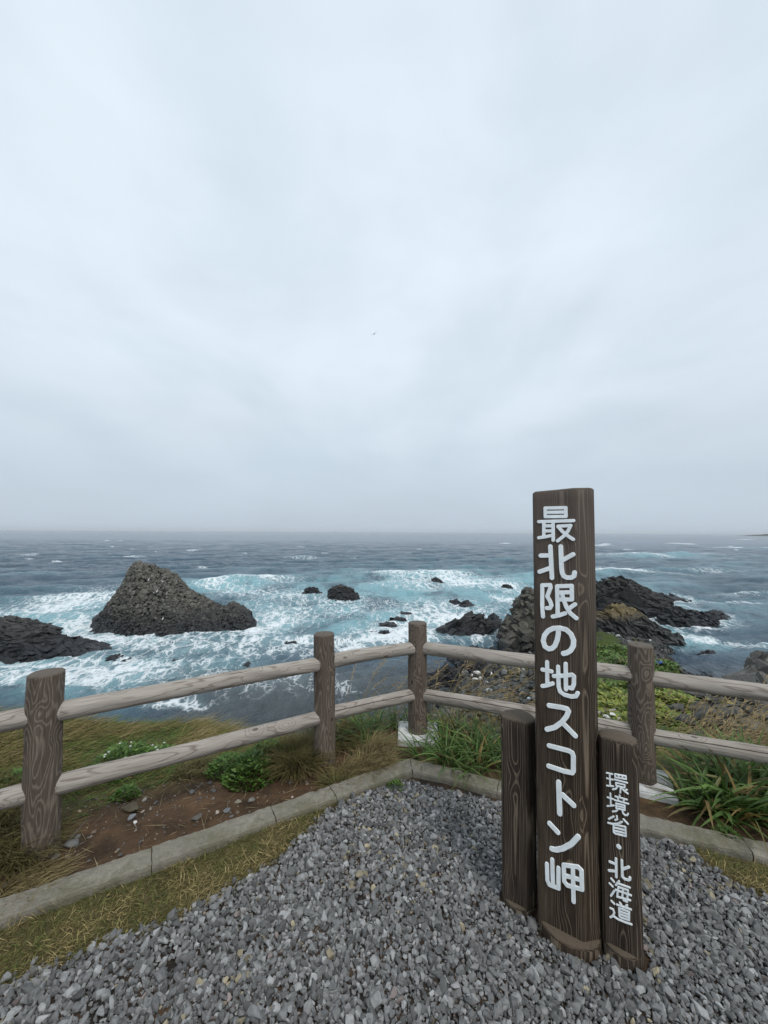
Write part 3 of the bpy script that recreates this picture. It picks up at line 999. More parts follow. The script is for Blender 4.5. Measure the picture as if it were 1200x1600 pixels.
def mat_sea():
    b = MatB('sea_water', 0.12, 0.5)
    b.p.inputs['IOR'].default_value = 1.333
    geo = b.node('ShaderNodeNewGeometry')
    P = geo.outputs['Position']
    x, y, z = b.sep(P)[:3]
    foam, aer, crest = b.attr('foam'), b.attr('aerated'), b.attr('crest')
    # water, from deep grey-blue to aerated turquoise
    cov = b.vec(b.math('MULTIPLY', x, .12), b.math('MULTIPLY', y, .07), 0.0)
    n_l = b.noise(cov, 1.0, 5.0, .62, .4)
    a2 = b.math('MULTIPLY', aer, b.rng(n_l, .32, .62, .25, 1.25, True), clamp=True)
    a2 = b.math('ADD', a2, b.math('MULTIPLY', b.rng(crest, .5, 1.6), .30), clamp=True)
    deep = b.mix(b.rng(n_l, .3, .7), (0.026, 0.054, 0.086), (0.040, 0.072, 0.108))
    deep = b.mix(b.attr('lee'), deep, b.mix(b.rng(n_l, .3, .7), (0.052, 0.066, 0.076), (0.074, 0.088, 0.095)))
    col = b.mix(a2, deep, (0.19, 0.365, 0.41))
    # lacy foam: torn cells stretched along the wind
    wv = b.vec(b.math('ADD', b.math('MULTIPLY', x, .56), b.math('MULTIPLY', y, .05)), b.math('MULTIPLY', y, .34), 0.0)
    warp = b.node('ShaderNodeTexNoise')
    warp.inputs['Scale'].default_value = .9
    warp.inputs['Detail'].default_value = 4.0
    b.l.new(wv, warp.inputs['Vector'])
    wadd = b.node('ShaderNodeMixRGB', blend_type='ADD')
    wadd.inputs['Fac'].default_value = 1.0
    b.l.new(wv, wadd.inputs['Color1'])
    b.l.new(warp.outputs['Color'], wadd.inputs['Color2'])
    lace = b.voronoi(wadd.outputs[0], 1.25, 'DISTANCE_TO_EDGE')
    lace = b.rng(lace, 0.0, .34, 1.0, 0.0, True)
    lace2 = b.rng(b.voronoi(wadd.outputs[0], 4.0, 'DISTANCE_TO_EDGE'), 0.0, .3, 1.0, 0.0, True)
    fb = b.noise(wadd.outputs[0], 1.3, 8.0, .68, .3)
    nz = b.math('ADD', b.math('MULTIPLY', lace, .32), b.math('ADD', b.math('MULTIPLY', lace2, .24), b.math('MULTIPLY', fb, .72)))
    patch = b.noise(b.vec(b.math('ADD', b.math('MULTIPLY', x, .11), 7.0), b.math('MULTIPLY', y, .075), 3.0), 1.0, 4.0, .6, .8)
    th = b.math('SUBTRACT', .985, b.math('MULTIPLY', b.math('MULTIPLY', foam, b.rng(patch, .34, .62, .58, 1.15, True)), .47))
    mask = b.rng(nz, b.math('SUBTRACT', th, .16), b.math('ADD', th, .23), 0.0, .96, True)
    mask = b.math('MULTIPLY', mask, b.rng(foam, .06, .22), clamp=True)
    # thin milk of bubbles under the torn foam
    milk = b.math('MULTIPLY', b.rng(foam, .15, 1.0, 0.0, .70), b.rng(fb, .3, .65), clamp=True)
    col = b.mix(milk, col, (0.50, 0.68, 0.71))
    col = b.mix(mask, col, (0.78, 0.82, 0.84))
    b.color(col)
    b.put(b.p.inputs['Roughness'], b.rng(mask, 0, 1, .14, .75))
    # wind chop
    c1 = b.noise(b.vec(b.math('MULTIPLY', x, 1.0), b.math('MULTIPLY', y, .75), 0.0), 1.3, 7.0, .66, .25)
    c2 = b.noise(b.vec(b.math('MULTIPLY', x, .10), b.math('MULTIPLY', y, .07), 0.0), 1.0, 6.0, .62, .2)
    hb = b.math('ADD', b.math('MULTIPLY', c1, .55), b.math('MULTIPLY', c2, 3.0))
    c3 = b.noise(b.vec(b.math('MULTIPLY', x, .016), b.math('MULTIPLY', y, .012), 0.0), 1.0, 4.0, .6, .2)
    hb = b.math('ADD', hb, b.math('ADD', b.math('MULTIPLY', mask, .12), b.math('MULTIPLY', c3, 5.0)))
    b.bump(hb, 1.0, 1.0)
    return b.m


build_sea()

# ------------------------------------------------------------------ kerb
def kerb_block(a, b, na, nb, seed, label):
    """one concrete coping stone from a to b; na / nb are inward offsets (for the mitre at the corner)"""
    rng = np.random.default_rng(seed)
    w = 1.0
    prof = [(0, -.12), (0, .030), (.03, .043), (.08, .047)] + [(x, .047) for x in np.linspace(.2, .8, 7)] + [(.92, .047), (.97, .043), (1.0, .030), (1.0, .01), (1.0, -.02), (1.0, -.12)]
    L = np.linalg.norm(b - a)
    d = (b - a) / L
    n = 40
    s = np.linspace(0.002, L - .002, n)
    s = np.concatenate([[s[0]], s, [s[-1]]])
    rows = []
    for i, si in enumerate(s):
        f = si / L
        base = a + d * si
        off = na * (1 - f) + nb * f
        endk = 1 if i in (0, n + 1) else 0
        row = []
        for (x, z) in prof:
            zz = z - (.006 if endk and z > 0 else 0)
            p = base + off * w * (x * (1 - .03 * endk) + .015 * endk)
            row.append((p[0], p[1], zz))
        rows.append(row)
    V = np.array(rows).reshape(-1, 3)
    jit = (fbm(V[:, 0] * 30, V[:, 1] * 30, seed, 3) - .5)
    V[:, 2] += jit * .016 * (V[:, 2] > -.1)
    V[:, 0] += (fbm(V[:, 1] * 40, V[:, 2] * 40 + V[:, 0] * 40, seed + 1, 3) - .5) * .007
    m = len(prof)
    F = [grid_faces(n + 2, m), np.arange(m)[None, :].astype(int), (np.arange(m)[::-1] + (n + 1) * m)[None, :]]
    c = np.array([*(a + b) / 2, 0])
    o = mesh_obj('kerb_stone', V - c, F, M['concrete'], smooth=False)
    o.location = c
    return tag(o, label, 'kerb stone', 'concrete kerb stones round the gravel')


def build_kerb():
    W = .128
    corner = K_L[1]
    dl = (K_L[0] - corner) / np.linalg.norm(K_L[0] - corner)
    nl = np.array([-dl[1], dl[0]])
    if nl[1] > 0:
        nl = -nl
    dr = (K_R[1] - corner) / np.linalg.norm(K_R[1] - corner)
    nr = np.array([dr[1], -dr[0]])
    bis = (nl + nr) / np.linalg.norm(nl + nr)
    bis = bis * W / float(bis @ nl)
    js = [0, .60, .955, 1.535, 2.135, 2.735, 3.335]
    labs = ['kerb stone left of the corner, in front of the corner fence post', 'short kerb stone, second to the left of the kerb corner',
            'long kerb stone between bare soil and gravel, third to the left of the corner',
            'kerb stone in front of the leftmost fence post', 'kerb stone at the left edge of the photo below the nearest post', 'kerb stone continuing the left run beyond the picture edge']
    for k in range(6):
        a, b = corner + dl * js[k], corner + dl * js[k + 1]
        kerb_block(b, a, nl * W, bis if k == 0 else nl * W, 300 + k, labs[k])
    d2 = (K_R[2] - K_R[1]) / np.linalg.norm(K_R[2] - K_R[1])

    def along(s):
        l1 = np.linalg.norm(K_R[1] - corner)
        return corner + dr * s if s <= l1 else K_R[1] + d2 * (s - l1)
    labs = ['kerb stone right of the corner, in front of the strap-leaved plants', 'kerb stone ending behind the left short log of the signpost', 'kerb stone behind the signpost and the footing of the right fence post',
            'kerb stone right of the signpost beside the dry grass patch', 'kerb stone at the right edge of the photo']
    for k in range(5):
        a, b = along(k * .6), along(k * .6 + .6)
        dd = (b - a) / np.linalg.norm(b - a)
        nn = np.array([dd[1], -dd[0]]) * W
        kerb_block(a, b, bis if k == 0 else nn, nn, 320 + k, labs[k])


build_kerb()


# ------------------------------------------------------------------ log fence
def log_mesh(name, length, r, mat, parent, seed, domed=True, crack=None, taper=0.0, ends=(.006, .006), wob=.004):
    """round timber along local +Z with chamfered ends; crack = local angle of a long drying check"""
    rng = np.random.default_rng(seed)
    ang = np.linspace(0, 2 * math.pi, 49)[:-1]
    dep = np.zeros_like(ang)
    if crack is not None:
        extra = crack % (2 * math.pi)
        keep = np.abs((ang - extra + math.pi) % (2 * math.pi) - math.pi) > .075
        ang = np.concatenate([ang[keep], extra + np.array([-.065, -.03, 0, .03, .065])])
        dep = np.concatenate([np.zeros(keep.sum()), [0, .004, .026, .004, 0]])
        o = np.argsort(ang % (2 * math.pi))
        ang, dep = (ang % (2 * math.pi))[o], dep[o]
    nz = max(12, int(length / .03))
    zs = np.linspace(ends[0] if ends[0] else 0, length - ends[1], nz)
    zs = np.concatenate([[0.0], zs, [length]]) if ends[0] else np.concatenate([zs, [length]])
    rows = []
    bend = rng.uniform(-1, 1, 2) * wob
    for i, z in enumerate(zs):
        f = z / length
        rr = r * (1 + taper * (.5 - f))
        if (i == len(zs) - 1) or (i == 0 and ends[0]):
            rr -= .006
        wig = (fbm(np.array([f * 3.1 + seed]), np.array([.5]), seed, 2)[0] - .5) * .12 if crack is not None else 0
        a = ang + wig
        lump = (fbm(np.cos(ang) * 1.3 + 9 + seed, np.sin(ang) * 1.3 + z * 5 + 4, seed, 3) - .5) * .010
        cf = dep * smooth01(f, .0, .03) * smooth01(f, 1.0, .97)
        rad = rr + lump - cf
        b = math.sin(f * math.pi)
        rows.append(np.stack([np.cos(a) * rad + bend[0] * b, np.sin(a) * rad + bend[1] * b, np.full_like(a, z)], -1))
    m, n = len(ang), len(rows)
    V = np.array(rows).reshape(-1, 3)
    F = [grid_faces(n, m, wrap=True)]
    # sawn ends with a few rings so that they can dome slightly
    last = (n - 1) * m
    cap = []
    base = len(V)
    ringv = []
    for k, sc in enumerate((.66, .33)):
        ringv.append(V[last:last + m] * np.array([sc, sc, 1]) + np.array([0, 0, .003 * (1 - sc ** 2) if domed else 0]))
    V = np.concatenate([V] + ringv + [np.array([[0, 0, length + (.003 if domed else 0)]])])
    i0, i1 = last + np.arange(m), last + (np.arange(m) + 1) % m
    j0, j1 = base + np.arange(m), base + (np.arange(m) + 1) % m
    k0, k1 = j0 + m, j1 + m
    c = np.full(m, len(V) - 1)
    F += [np.stack([i0, i1, j1, j0], -1), np.stack([j0, j1, k1, k0], -1), np.stack([k0, k1, c], -1), np.arange(m)[::-1][None, :]]
    o = mesh_obj(name, V, F, mat, parent, smooth=True)
    o.data.set_sharp_from_angle(angle=math.radians(38))
    return o


def footing(parent, x, y, rz, seed):
    rng = np.random.default_rng(seed)
    bm = bmesh.new()
    bmesh.ops.create_cube(bm, size=1.0)
    for v in bm.verts:
        k = 1.0 if v.co.z < 0 else .95
        v.co = Vector((v.co.x * .33 * k, v.co.y * .33 * k, v.co.z * .30))
    bmesh.ops.bevel(bm, geom=list(bm.edges), offset=.008, segments=2, affect='EDGES')
    bmesh.ops.subdivide_edges(bm, edges=[e for e in bm.edges if e.calc_length() > .1], cuts=6, use_grid_fill=True)
    for v in bm.verts:
        v.co += Vector(rng.normal(0, .0012, 3))
    me = bpy.data.meshes.new('footing')
    bm.to_mesh(me); bm.free()
    me.materials.append(M['footing'])
    o = link(bpy.data.objects.new('footing', me), parent)
    o.location = (x, y, -.112)
    o.rotation_euler = (0, 0, rz)
    return o


def build_fence():
    root = empty('log_fence', (float(P3[0]), float(P3[1]), 0))
    tag(root, 'weathered round-log fence with two rails turning a corner at the cliff edge', 'fence')
    org = np.array([P3[0], P3[1], 0])
    posts = [P0, P1, P2, P3, P4, P5]
    lean = [(0, 0), (-.014, .004), (-.018, 0), (-.006, 0), (.004, 0), (0, 0)]
    for k, p in enumerate(posts):
        o = log_mesh('post', .98, .0745 if k != 1 else .077, M['post'], root, 40 + k, taper=.03)
        o.rotation_mode = 'QUATERNION'
        o.location = (p[0] - org[0], p[1] - org[1], -.10)
        o.rotation_quaternion = (Euler((lean[k][1], lean[k][0], 0)).to_quaternion() @ Euler((0, 0, [1.1, 2.6, .7, 4.0, 5.3, .2][k])).to_quaternion())
        if k in (3, 4):
            footing(root, p[0] - org[0], p[1] - org[1], -.06 if k == 3 else -.42, 70 + k)
    for k in range(5):
        a, b = posts[k], posts[k + 1]
        for lv, z in (('top', .672), ('bottom', .308)):
            d3 = np.array([b[0] - a[0], b[1] - a[1], 0.0])
            L = np.linalg.norm(d3); d3 /= L
            s = a + d3[:2] * .035
            q = Vector(d3).to_track_quat('Z', 'Y')
            crack = None
            if lv == 'bottom' and k >= 2:
                w = Vector((-.25 * (1 if k == 2 else -1), -.82, .42)).normalized()
                lo = q.inverted() @ w
                crack = math.atan2(lo.y, lo.x)
            o = log_mesh('rail', L - .07, .0475 if lv == 'top' else .047, M['rail'], root, 90 + k * 2 + (lv == 'top'), domed=False, crack=crack, taper=.05, wob=.007, ends=(.02, .02))
            o.rotation_euler = q.to_euler()
            dz = {0: .0, 1: .004, 2: .012, 3: .012, 4: .0}[k]
            o.location = (s[0] - org[0], s[1] - org[1], z + dz)
            if crack is not None:
                tag(o, 'lower rail with a long drying crack')


build_fence()

# ------------------------------------------------------------------ signpost
SIGN_A = math.radians(34.5)
SIGN_C = np.array([.773, 1.681, 0])
MAIN_STROKES =[
  [[(-65.5,1701.8),(13.5,1701.3),(13.6,1665.7),(-65.3,1666.3),(-65.5,1701.8)],[(-65.8,1683.9),(13.3,1683.5)],[(-91.8,1645.7),(41.3,1648.6)],[(-71.5,1645.5),(-72.4,1581.5)],[(-35.4,1645.9),(-35.8,1569.0)],[(-71.7,1627.5),(-35.7,1628.1)],[(-72.0,1606.7),(-36.0,1607.6)],[(-92.7,1578.3),(-59.5,1584.2),(-35.5,1590.6)],[(-16.5,1626.6),(30.7,1629.3),(21.2,1608.1),(4.5,1586.7),(-19.0,1566.8)],[(-16.5,1625.2),(-0.2,1604.5),(20.9,1586.2),(39.1,1573.8)]] ,
  [[(-47.4,1543.5),(-43.1,1415.4)],[(-85.6,1504.5),(-47.9,1506.7)],[(-91.0,1437.5),(-45.9,1456.4)],[(-7.7,1544.5),(-5.8,1455.1),(-3.7,1437.6),(2.0,1425.6),(13.4,1420.4),(29.6,1421.5),(39.3,1428.1),(41.7,1442.2)],[(-1.9,1489.0),(37.5,1514.2)]] ,
  [[(-81.3,1381.2),(-82.4,1298.8),(-80.1,1254.7)],[(-81.3,1382.7),(-50.3,1386.2),(-48.8,1375.6),(-62.3,1338.6),(-51.3,1320.1),(-46.4,1304.5),(-52.7,1292.1),(-64.6,1290.8)],[(-24.1,1383.0),(-22.9,1305.3),(-23.8,1268.5)],[(-24.1,1383.0),(30.6,1389.2),(30.4,1335.4),(-22.6,1329.4)],[(-22.2,1357.7),(30.2,1364.2)],[(-42.4,1259.3),(-18.2,1266.8),(5.6,1278.6)],[(-4.4,1348.8),(0.9,1328.5),(10.1,1302.8),(23.5,1280.7),(44.9,1263.5)],[(40.9,1317.3),(18.3,1297.8)]] ,
  [[(-21.2,1215.8),(-22.2,1191.9),(-26.8,1167.4),(-35.6,1143.7),(-47.1,1130.7),(-60.1,1126.7),(-74.4,1134.3),(-80.5,1155.9),(-75.3,1179.4),(-60.5,1199.7),(-40.2,1212.5),(-16.2,1217.1),(7.4,1213.9),(24.9,1198.8),(34.0,1176.9),(32.8,1154.9),(22.5,1134.8),(8.7,1123.1),(-4.3,1117.9)]] ,
  [[(-66.6,1072.5),(-67.0,982.8)],[(-85.3,1038.9),(-49.9,1038.4)],[(-86.2,972.6),(-67.9,979.6),(-46.3,991.7)],[(-41.6,1021.7),(0.4,1032.4),(26.4,1041.2),(33.0,1036.3),(32.0,1005.8),(25.5,988.5),(16.6,988.5)],[(3.3,1078.9),(3.1,979.7)],[(-25.0,1062.0),(-23.9,983.3),(-18.6,965.5),(-3.5,957.3),(21.0,955.7),(38.5,961.3),(44.8,974.2)]] ,
  [[(-61.5,901.0),(-13.4,905.0),(6.0,904.2),(11.1,896.3),(3.0,874.2),(-14.3,847.3),(-41.5,820.0),(-70.9,804.3)],[(-12.5,846.6),(10.0,828.7),(33.8,809.0)]] ,
  [[(-63.7,742.0),(8.7,744.4),(21.7,740.3),(25.7,728.8),(25.2,702.5),(24.7,673.3),(19.5,664.2),(-10.1,660.5),(-66.7,661.4)]] ,
  [[(-29.6,610.7),(-27.5,491.9)],[(-15.1,567.3),(23.3,543.2)]] ,
  [[(-65.8,438.7),(-35.7,417.2)],[(-59.2,344.1),(-43.1,347.6),(-18.2,363.6),(13.4,394.6),(37.7,431.8)]] ,
  [[(-78.3,277.5),(-77.3,215.5),(-70.3,202.4),(-36.4,205.5),(-35.2,282.0)],[(-58.0,303.2),(-56.6,205.4)],[(-15.7,302.6),(35.8,319.2),(47.3,310.4),(47.8,242.9),(-4.7,232.5),(-14.9,241.8),(-15.7,302.6)],[(-15.2,263.9),(47.7,276.2)],[(17.1,313.4),(17.4,183.0)]] ,
]
SIDE_STROKES =[
  [[(-60.1,683.1),(-40.7,684.8)],[(-59.7,663.2),(-40.1,664.5)],[(-60.2,635.7),(-39.0,641.0)],[(-49.6,684.4),(-49.5,639.0)],[(-32.3,688.1),(3.0,692.5),(3.6,681.8),(-31.9,676.8),(-32.3,688.1)],[(-20.9,689.1),(-20.5,678.3)],[(-8.8,690.6),(-8.4,679.8)],[(-35.1,668.0),(6.7,669.9)],[(-30.0,657.0),(-1.1,659.7),(-2.1,648.9),(-29.4,646.6),(-30.0,657.0)],[(-24.7,645.7),(-30.8,634.7),(-40.8,628.9)],[(-14.6,644.9),(-16.3,625.7)],[(-14.0,646.2),(-3.5,636.9),(7.8,631.3)],[(5.3,644.4),(-1.6,638.2)]] ,
  [[(-49.1,610.9),(-48.4,565.6)],[(-59.0,593.1),(-39.1,593.2)],[(-60.1,560.4),(-38.0,571.1)],[(-19.1,614.9),(-17.7,607.8)],[(-33.0,606.1),(4.5,608.4)],[(-25.2,603.9),(-23.4,595.8)],[(-4.2,605.2),(-7.3,596.4)],[(-35.2,591.8),(9.0,595.0)],[(-30.9,581.6),(-2.7,584.5),(-3.1,567.7),(-30.7,564.2),(-30.9,581.6)],[(-31.1,572.8),(-2.9,576.0)],[(-24.4,564.5),(-30.5,553.8),(-42.8,546.8)],[(-10.8,565.8),(-9.1,554.5),(-3.4,549.6),(4.3,552.2),(7.3,558.8)]] ,
  [[(-39.8,530.1),(-55.9,514.9)],[(-29.3,535.7),(-28.1,524.6),(-35.1,519.2)],[(-8.0,532.7),(5.9,521.7)],[(-12.7,521.7),(-29.5,507.4),(-44.3,501.3),(-58.8,499.2)],[(-41.4,500.3),(-40.9,473.2),(-36.1,469.8),(-1.6,475.0),(-2.4,507.6),(-39.4,501.1)],[(-38.6,490.1),(-3.0,495.5)],[(-38.9,478.9),(-3.3,484.6)]] ,
  [[(-26.4,427.3),(-24.1,425.7)]] ,
  [[(-35.4,378.8),(-35.5,313.3)],[(-56.0,358.7),(-36.7,359.0)],[(-59.1,325.4),(-37.3,333.2)],[(-16.4,381.4),(-15.8,323.7),(-8.7,319.1),(1.9,320.8),(7.9,326.0),(8.3,332.2)],[(-14.3,351.3),(5.6,368.1)]] ,
  [[(-52.6,299.5),(-43.2,291.9)],[(-58.5,279.5),(-48.2,272.6)],[(-43.3,259.7),(-54.7,236.5)],[(-27.0,302.3),(-37.9,283.6)],[(-28.1,292.8),(7.0,296.0)],[(-29.6,281.0),(-34.5,243.2)],[(-29.6,280.4),(1.2,284.2),(-2.9,241.7),(-13.6,241.2)],[(-34.5,243.6),(7.1,251.7)],[(-38.6,266.2),(10.2,270.5)],[(-14.5,281.5),(-17.9,248.0)]] ,
  [[(-53.3,218.5),(-43.9,212.5)],[(-57.5,190.8),(-48.3,190.9),(-44.9,181.3),(-49.3,168.0),(-58.1,157.9)],[(-47.9,167.2),(-33.4,164.0),(-12.0,165.5),(9.6,168.6)],[(-25.9,226.4),(-21.1,221.5)],[(-3.0,229.4),(-8.2,220.2)],[(-35.1,214.9),(8.9,220.2)],[(-29.0,205.5),(-28.1,177.1),(-24.2,174.8),(2.1,179.3),(3.1,209.3),(-29.0,205.5)],[(-27.8,194.8),(2.0,198.9)],[(-27.6,185.0),(1.8,189.0)],[(-14.1,217.2),(-16.8,207.9)]] ,
]


def section(poly, step=.009):
    out = []
    n = len(poly)
    for i in range(n):
        a, b = np.array(poly[i]), np.array(poly[(i + 1) % n])
        k = max(1, int(round(np.linalg.norm(b - a) / step)))
        for j in range(k):
            out.append(a + (b - a) * j / k)
    return np.array(out)


def post_mesh(name, upper, lower, z_ledge, z_top, mat, parent, seed, top_tilt=0.0):
    """a log planed flat on its face above a round foot"""
    V, F = [], []
    for part, (sec, za, zb) in enumerate(((lower, -.22, z_ledge), (upper, z_ledge - .03, z_top))):
        cen = sec.mean(0)
        m = len(sec)
        zs = list(np.linspace(za, zb - .010, max(6, int((zb - za) / .03))))
        rows = [(z, 1.0, 0.0) for z in zs] + [(zb - .004, 1.0, .003), (zb, 1.0, .010)]
        base = len(V)
        for (z, sc, inset) in rows:
            dirv = sec - cen
            rad = np.linalg.norm(dirv, axis=1, keepdims=True)
            p = cen + dirv * (1 - inset / rad)
            ang = np.arctan2(dirv[:, 1], dirv[:, 0])
            lump = (fbm(np.cos(ang) * 2 + 7, np.sin(ang) * 2 + z * 3 + 3, seed, 3) - .5) * (.006 if part else .008)
            front = smooth01(-dirv[:, 1], .5 * abs(dirv[:, 1].min()), .85 * abs(dirv[:, 1].min())) if part else 0
            p = p + dirv / rad * (lump * (1 - .9 * front))[:, None]
            for q in p:
                tilt = top_tilt * q[0] if z > z_top - .2 else 0
                V.append((q[0], q[1], z + tilt))
        n = len(rows)
        F.append(grid_faces(n, m, wrap=True) + base)
        F.append((np.arange(m) + base + (n - 1) * m)[None, :])
    o = mesh_obj(name, np.array(V), F, mat, parent, smooth=True)
    o.data.set_sharp_from_angle(angle=math.radians(30))
    return o


def character(strokes, width, y_face, x_off, parent, thick=.0045):
    """one cut-out character: every stroke a round-ended bar standing proud of the planed wood"""
    V, F3, F4 = [], [], []
    k = 0
    for st in strokes:
        pts = [np.array(p) / 1000.0 for p in st]
        for a, b in zip(pts[:-1], pts[1:]):
            d = b - a
            L = np.linalg.norm(d)
            if L < 1e-6:
                continue
            th = math.atan2(d[1], d[0])
            out = []
            for base, cen in ((th + math.pi / 2, a), (th - math.pi / 2, b)):
                for j in range(9):
                    an = base + math.pi * j / 8
                    out.append((cen, an))
            m = len(out)
            h = thick + (k % 11) * .00006
            i0 = len(V)
            for (r, y) in ((width / 2, .002), (width / 2, -h + .0008), (width / 2 - .0007, -h)):
                for cen, an in out:
                    V.append((cen[0] + math.cos(an) * r + x_off, y_face + y, cen[1] + math.sin(an) * r))
            for rr in range(2):
                for j in range(m):
                    j2 = (j + 1) % m
                    F4.append((i0 + rr * m + j, i0 + rr * m + j2, i0 + (rr + 1) * m + j2, i0 + (rr + 1) * m + j))
            F3.append([i0 + 2 * m + j for j in range(m)])
            k += 1
    return mesh_obj('character', np.array(V), [np.array(F4), np.array(F3)], M['letter'], parent)


def build_sign():
    root = empty('signpost', tuple(SIGN_C))
    root.rotation_euler = (0, 0, -SIGN_A)
    tag(root, 'dark wooden cape signpost of three standing logs with white Japanese characters', 'signpost')
    up = section([(-.108, -.085), (.044, -.085), (.053, -.081), (.099, -.036), (.106, -.01), (.1, .04), (.07, .085), (.02, .108), (-.04, .106), (-.09, .075), (-.118, .03), (-.123, -.03), (-.119, -.072), (-.114, -.082)])
    th = np.linspace(0, 2 * math.pi, 73)[:-1]
    lo = np.stack([-.010 + .118 * np.sign(np.cos(th)) * np.abs(np.cos(th)) ** .88, -.006 + .122 * np.sign(np.sin(th)) * np.abs(np.sin(th)) ** .88], -1)
    tall = post_mesh('tall_post', up, lo, .050, 1.779, M['sign'], root, 7, top_tilt=.05)
    widths = [.0132, .0175, .0158, .0188, .0155, .0185, .0175, .0195, .0185, .0152]
    for st, w in zip(MAIN_STROKES, widths):
        character(st, w, -.085, 0.0, tall)

    def short(cx, r, zl, zt, seed, e):
        circ = np.stack([np.cos(th) * r, np.sin(th) * r], -1)
        a0 = math.asin(e / r)
        arc = np.linspace(-a0, math.pi + a0, 50)
        flat = section([(math.cos(t_) * r, math.sin(t_) * r) for t_ in arc], .006)
        o = post_mesh('short_post', flat, circ * 1.02, zl, zt, M['short'], root, seed)
        o.location = (cx, 0, 0)
        return o
    s_r = short(.170, .0675, .062, .812, 9, .045)
    short(-.213, .0725, .035, .79, 8, .055)
    for (st, w) in zip(SIDE_STROKES, [.0056, .0056, .0062, .0150, .0088, .0066, .0066]):
        character(st, w, -.045, .025, s_r, .003)


build_sign()


# ------------------------------------------------------------------ gravel
def build_gravel():
    rng = np.random.default_rng(3)
    protos = stone_shapes(16, 31, .07, 13, (1.1, .88, .74), .25)
    P_, S_, T_ = [], [], []
    for layer, (sp, r0, sg) in enumerate(((.0150, .0090, .25), (.0158, .0118, .32), (.06, .0185, .2))):
        gx, gy = np.meshgrid(np.arange(-2.6, 3.0, sp), np.arange(.35, 2.75, sp))
        X = (gx + rng.uniform(-.5, .5, gx.shape) * sp * 1.1).ravel()
        Y = (gy + rng.uniform(-.5, .5, gx.shape) * sp * 1.1).ravel()
        ga = gravel_amount(X, Y) + (fbm(X * 6, Y * 6, 61, 3) - .5) * .10
        kd = kerb_dist(X, Y)
        # worn places where the soil shows through
        bare = smooth01(fbm(X * 3.2 + 5, Y * 3.2, 44, 4), .60, .72) * smooth01(X, .2, -.35) * smooth01(ga, .10, .25)
        keep = (rng.uniform(0, 1, X.shape) < smooth01(ga, -.015, .05)) & (kd < -.132) & (rng.uniform(0, 1, X.shape) > bare * (.97 if layer else .8))
        # clear of the sign logs
        lx = (X - SIGN_C[0]) * math.cos(SIGN_A) - (Y - SIGN_C[1]) * math.sin(SIGN_A)
        ly = (X - SIGN_C[0]) * math.sin(SIGN_A) + (Y - SIGN_C[1]) * math.cos(SIGN_A)
        keep &= ~((np.abs(lx + .02) < .27) & (np.abs(ly) < .11) & ((np.abs(lx + .01) < .10) | (np.abs(ly) < .055)))
        keep &= (np.abs(X / np.maximum(Y, .1)) < 1.75)
        X, Y = X[keep], Y[keep]
        s = r0 * np.exp(rng.normal(0, sg, len(X)))
        z = land_z(X, Y) + (-.003, .0045, .009)[layer] + rng.uniform(-.002, .006, len(X)) + np.maximum(fbm(X * 2.5, Y * 2.5, 15, 3) - .5, 0) * .03
        P_.append(np.stack([X, Y, z], -1)); S_.append(s)
    P = np.concatenate(P_); s = np.concatenate(S_)
    n = len(P)
    S = s[:, None] * rng.uniform(.78, 1.25, (n, 3))
    # stones right of the sign lie like shingle, dipping the same way
    R = rot_matrices(rng.normal(0, .6, n), rng.normal(0, .6, n), rng.uniform(0, 6.28, n))
    V, F, ids = scatter(protos, P, R, S, rng.integers(0, 16, n))
    v = np.clip(np.exp(rng.normal(0, .38, n)), .35, 2.1)
    base = np.array([.145, .1445, .143])[None] * v[:, None]
    warm = rng.uniform(0, 1, n)
    wsel = fbm(P[:, 0] * 2, P[:, 1] * 2, 71, 3)
    tan = warm < .012 + .06 * smooth01(wsel, .55, .75)
    base[tan] = np.array([.22, .19, .13]) * np.clip(v[tan], .6, 1.5)[:, None]
    red = warm > .99
    base[red] = np.array([.165, .138, .128]) * np.clip(v[red], .6, 1.4)[:, None]
    o = mesh_obj('gravel', V, F, M['stone'], colors={'tint': base[ids]})
    tag(o, 'crushed blue-grey gravel covering the viewpoint inside the kerb', 'gravel', kind='stuff')


build_gravel()


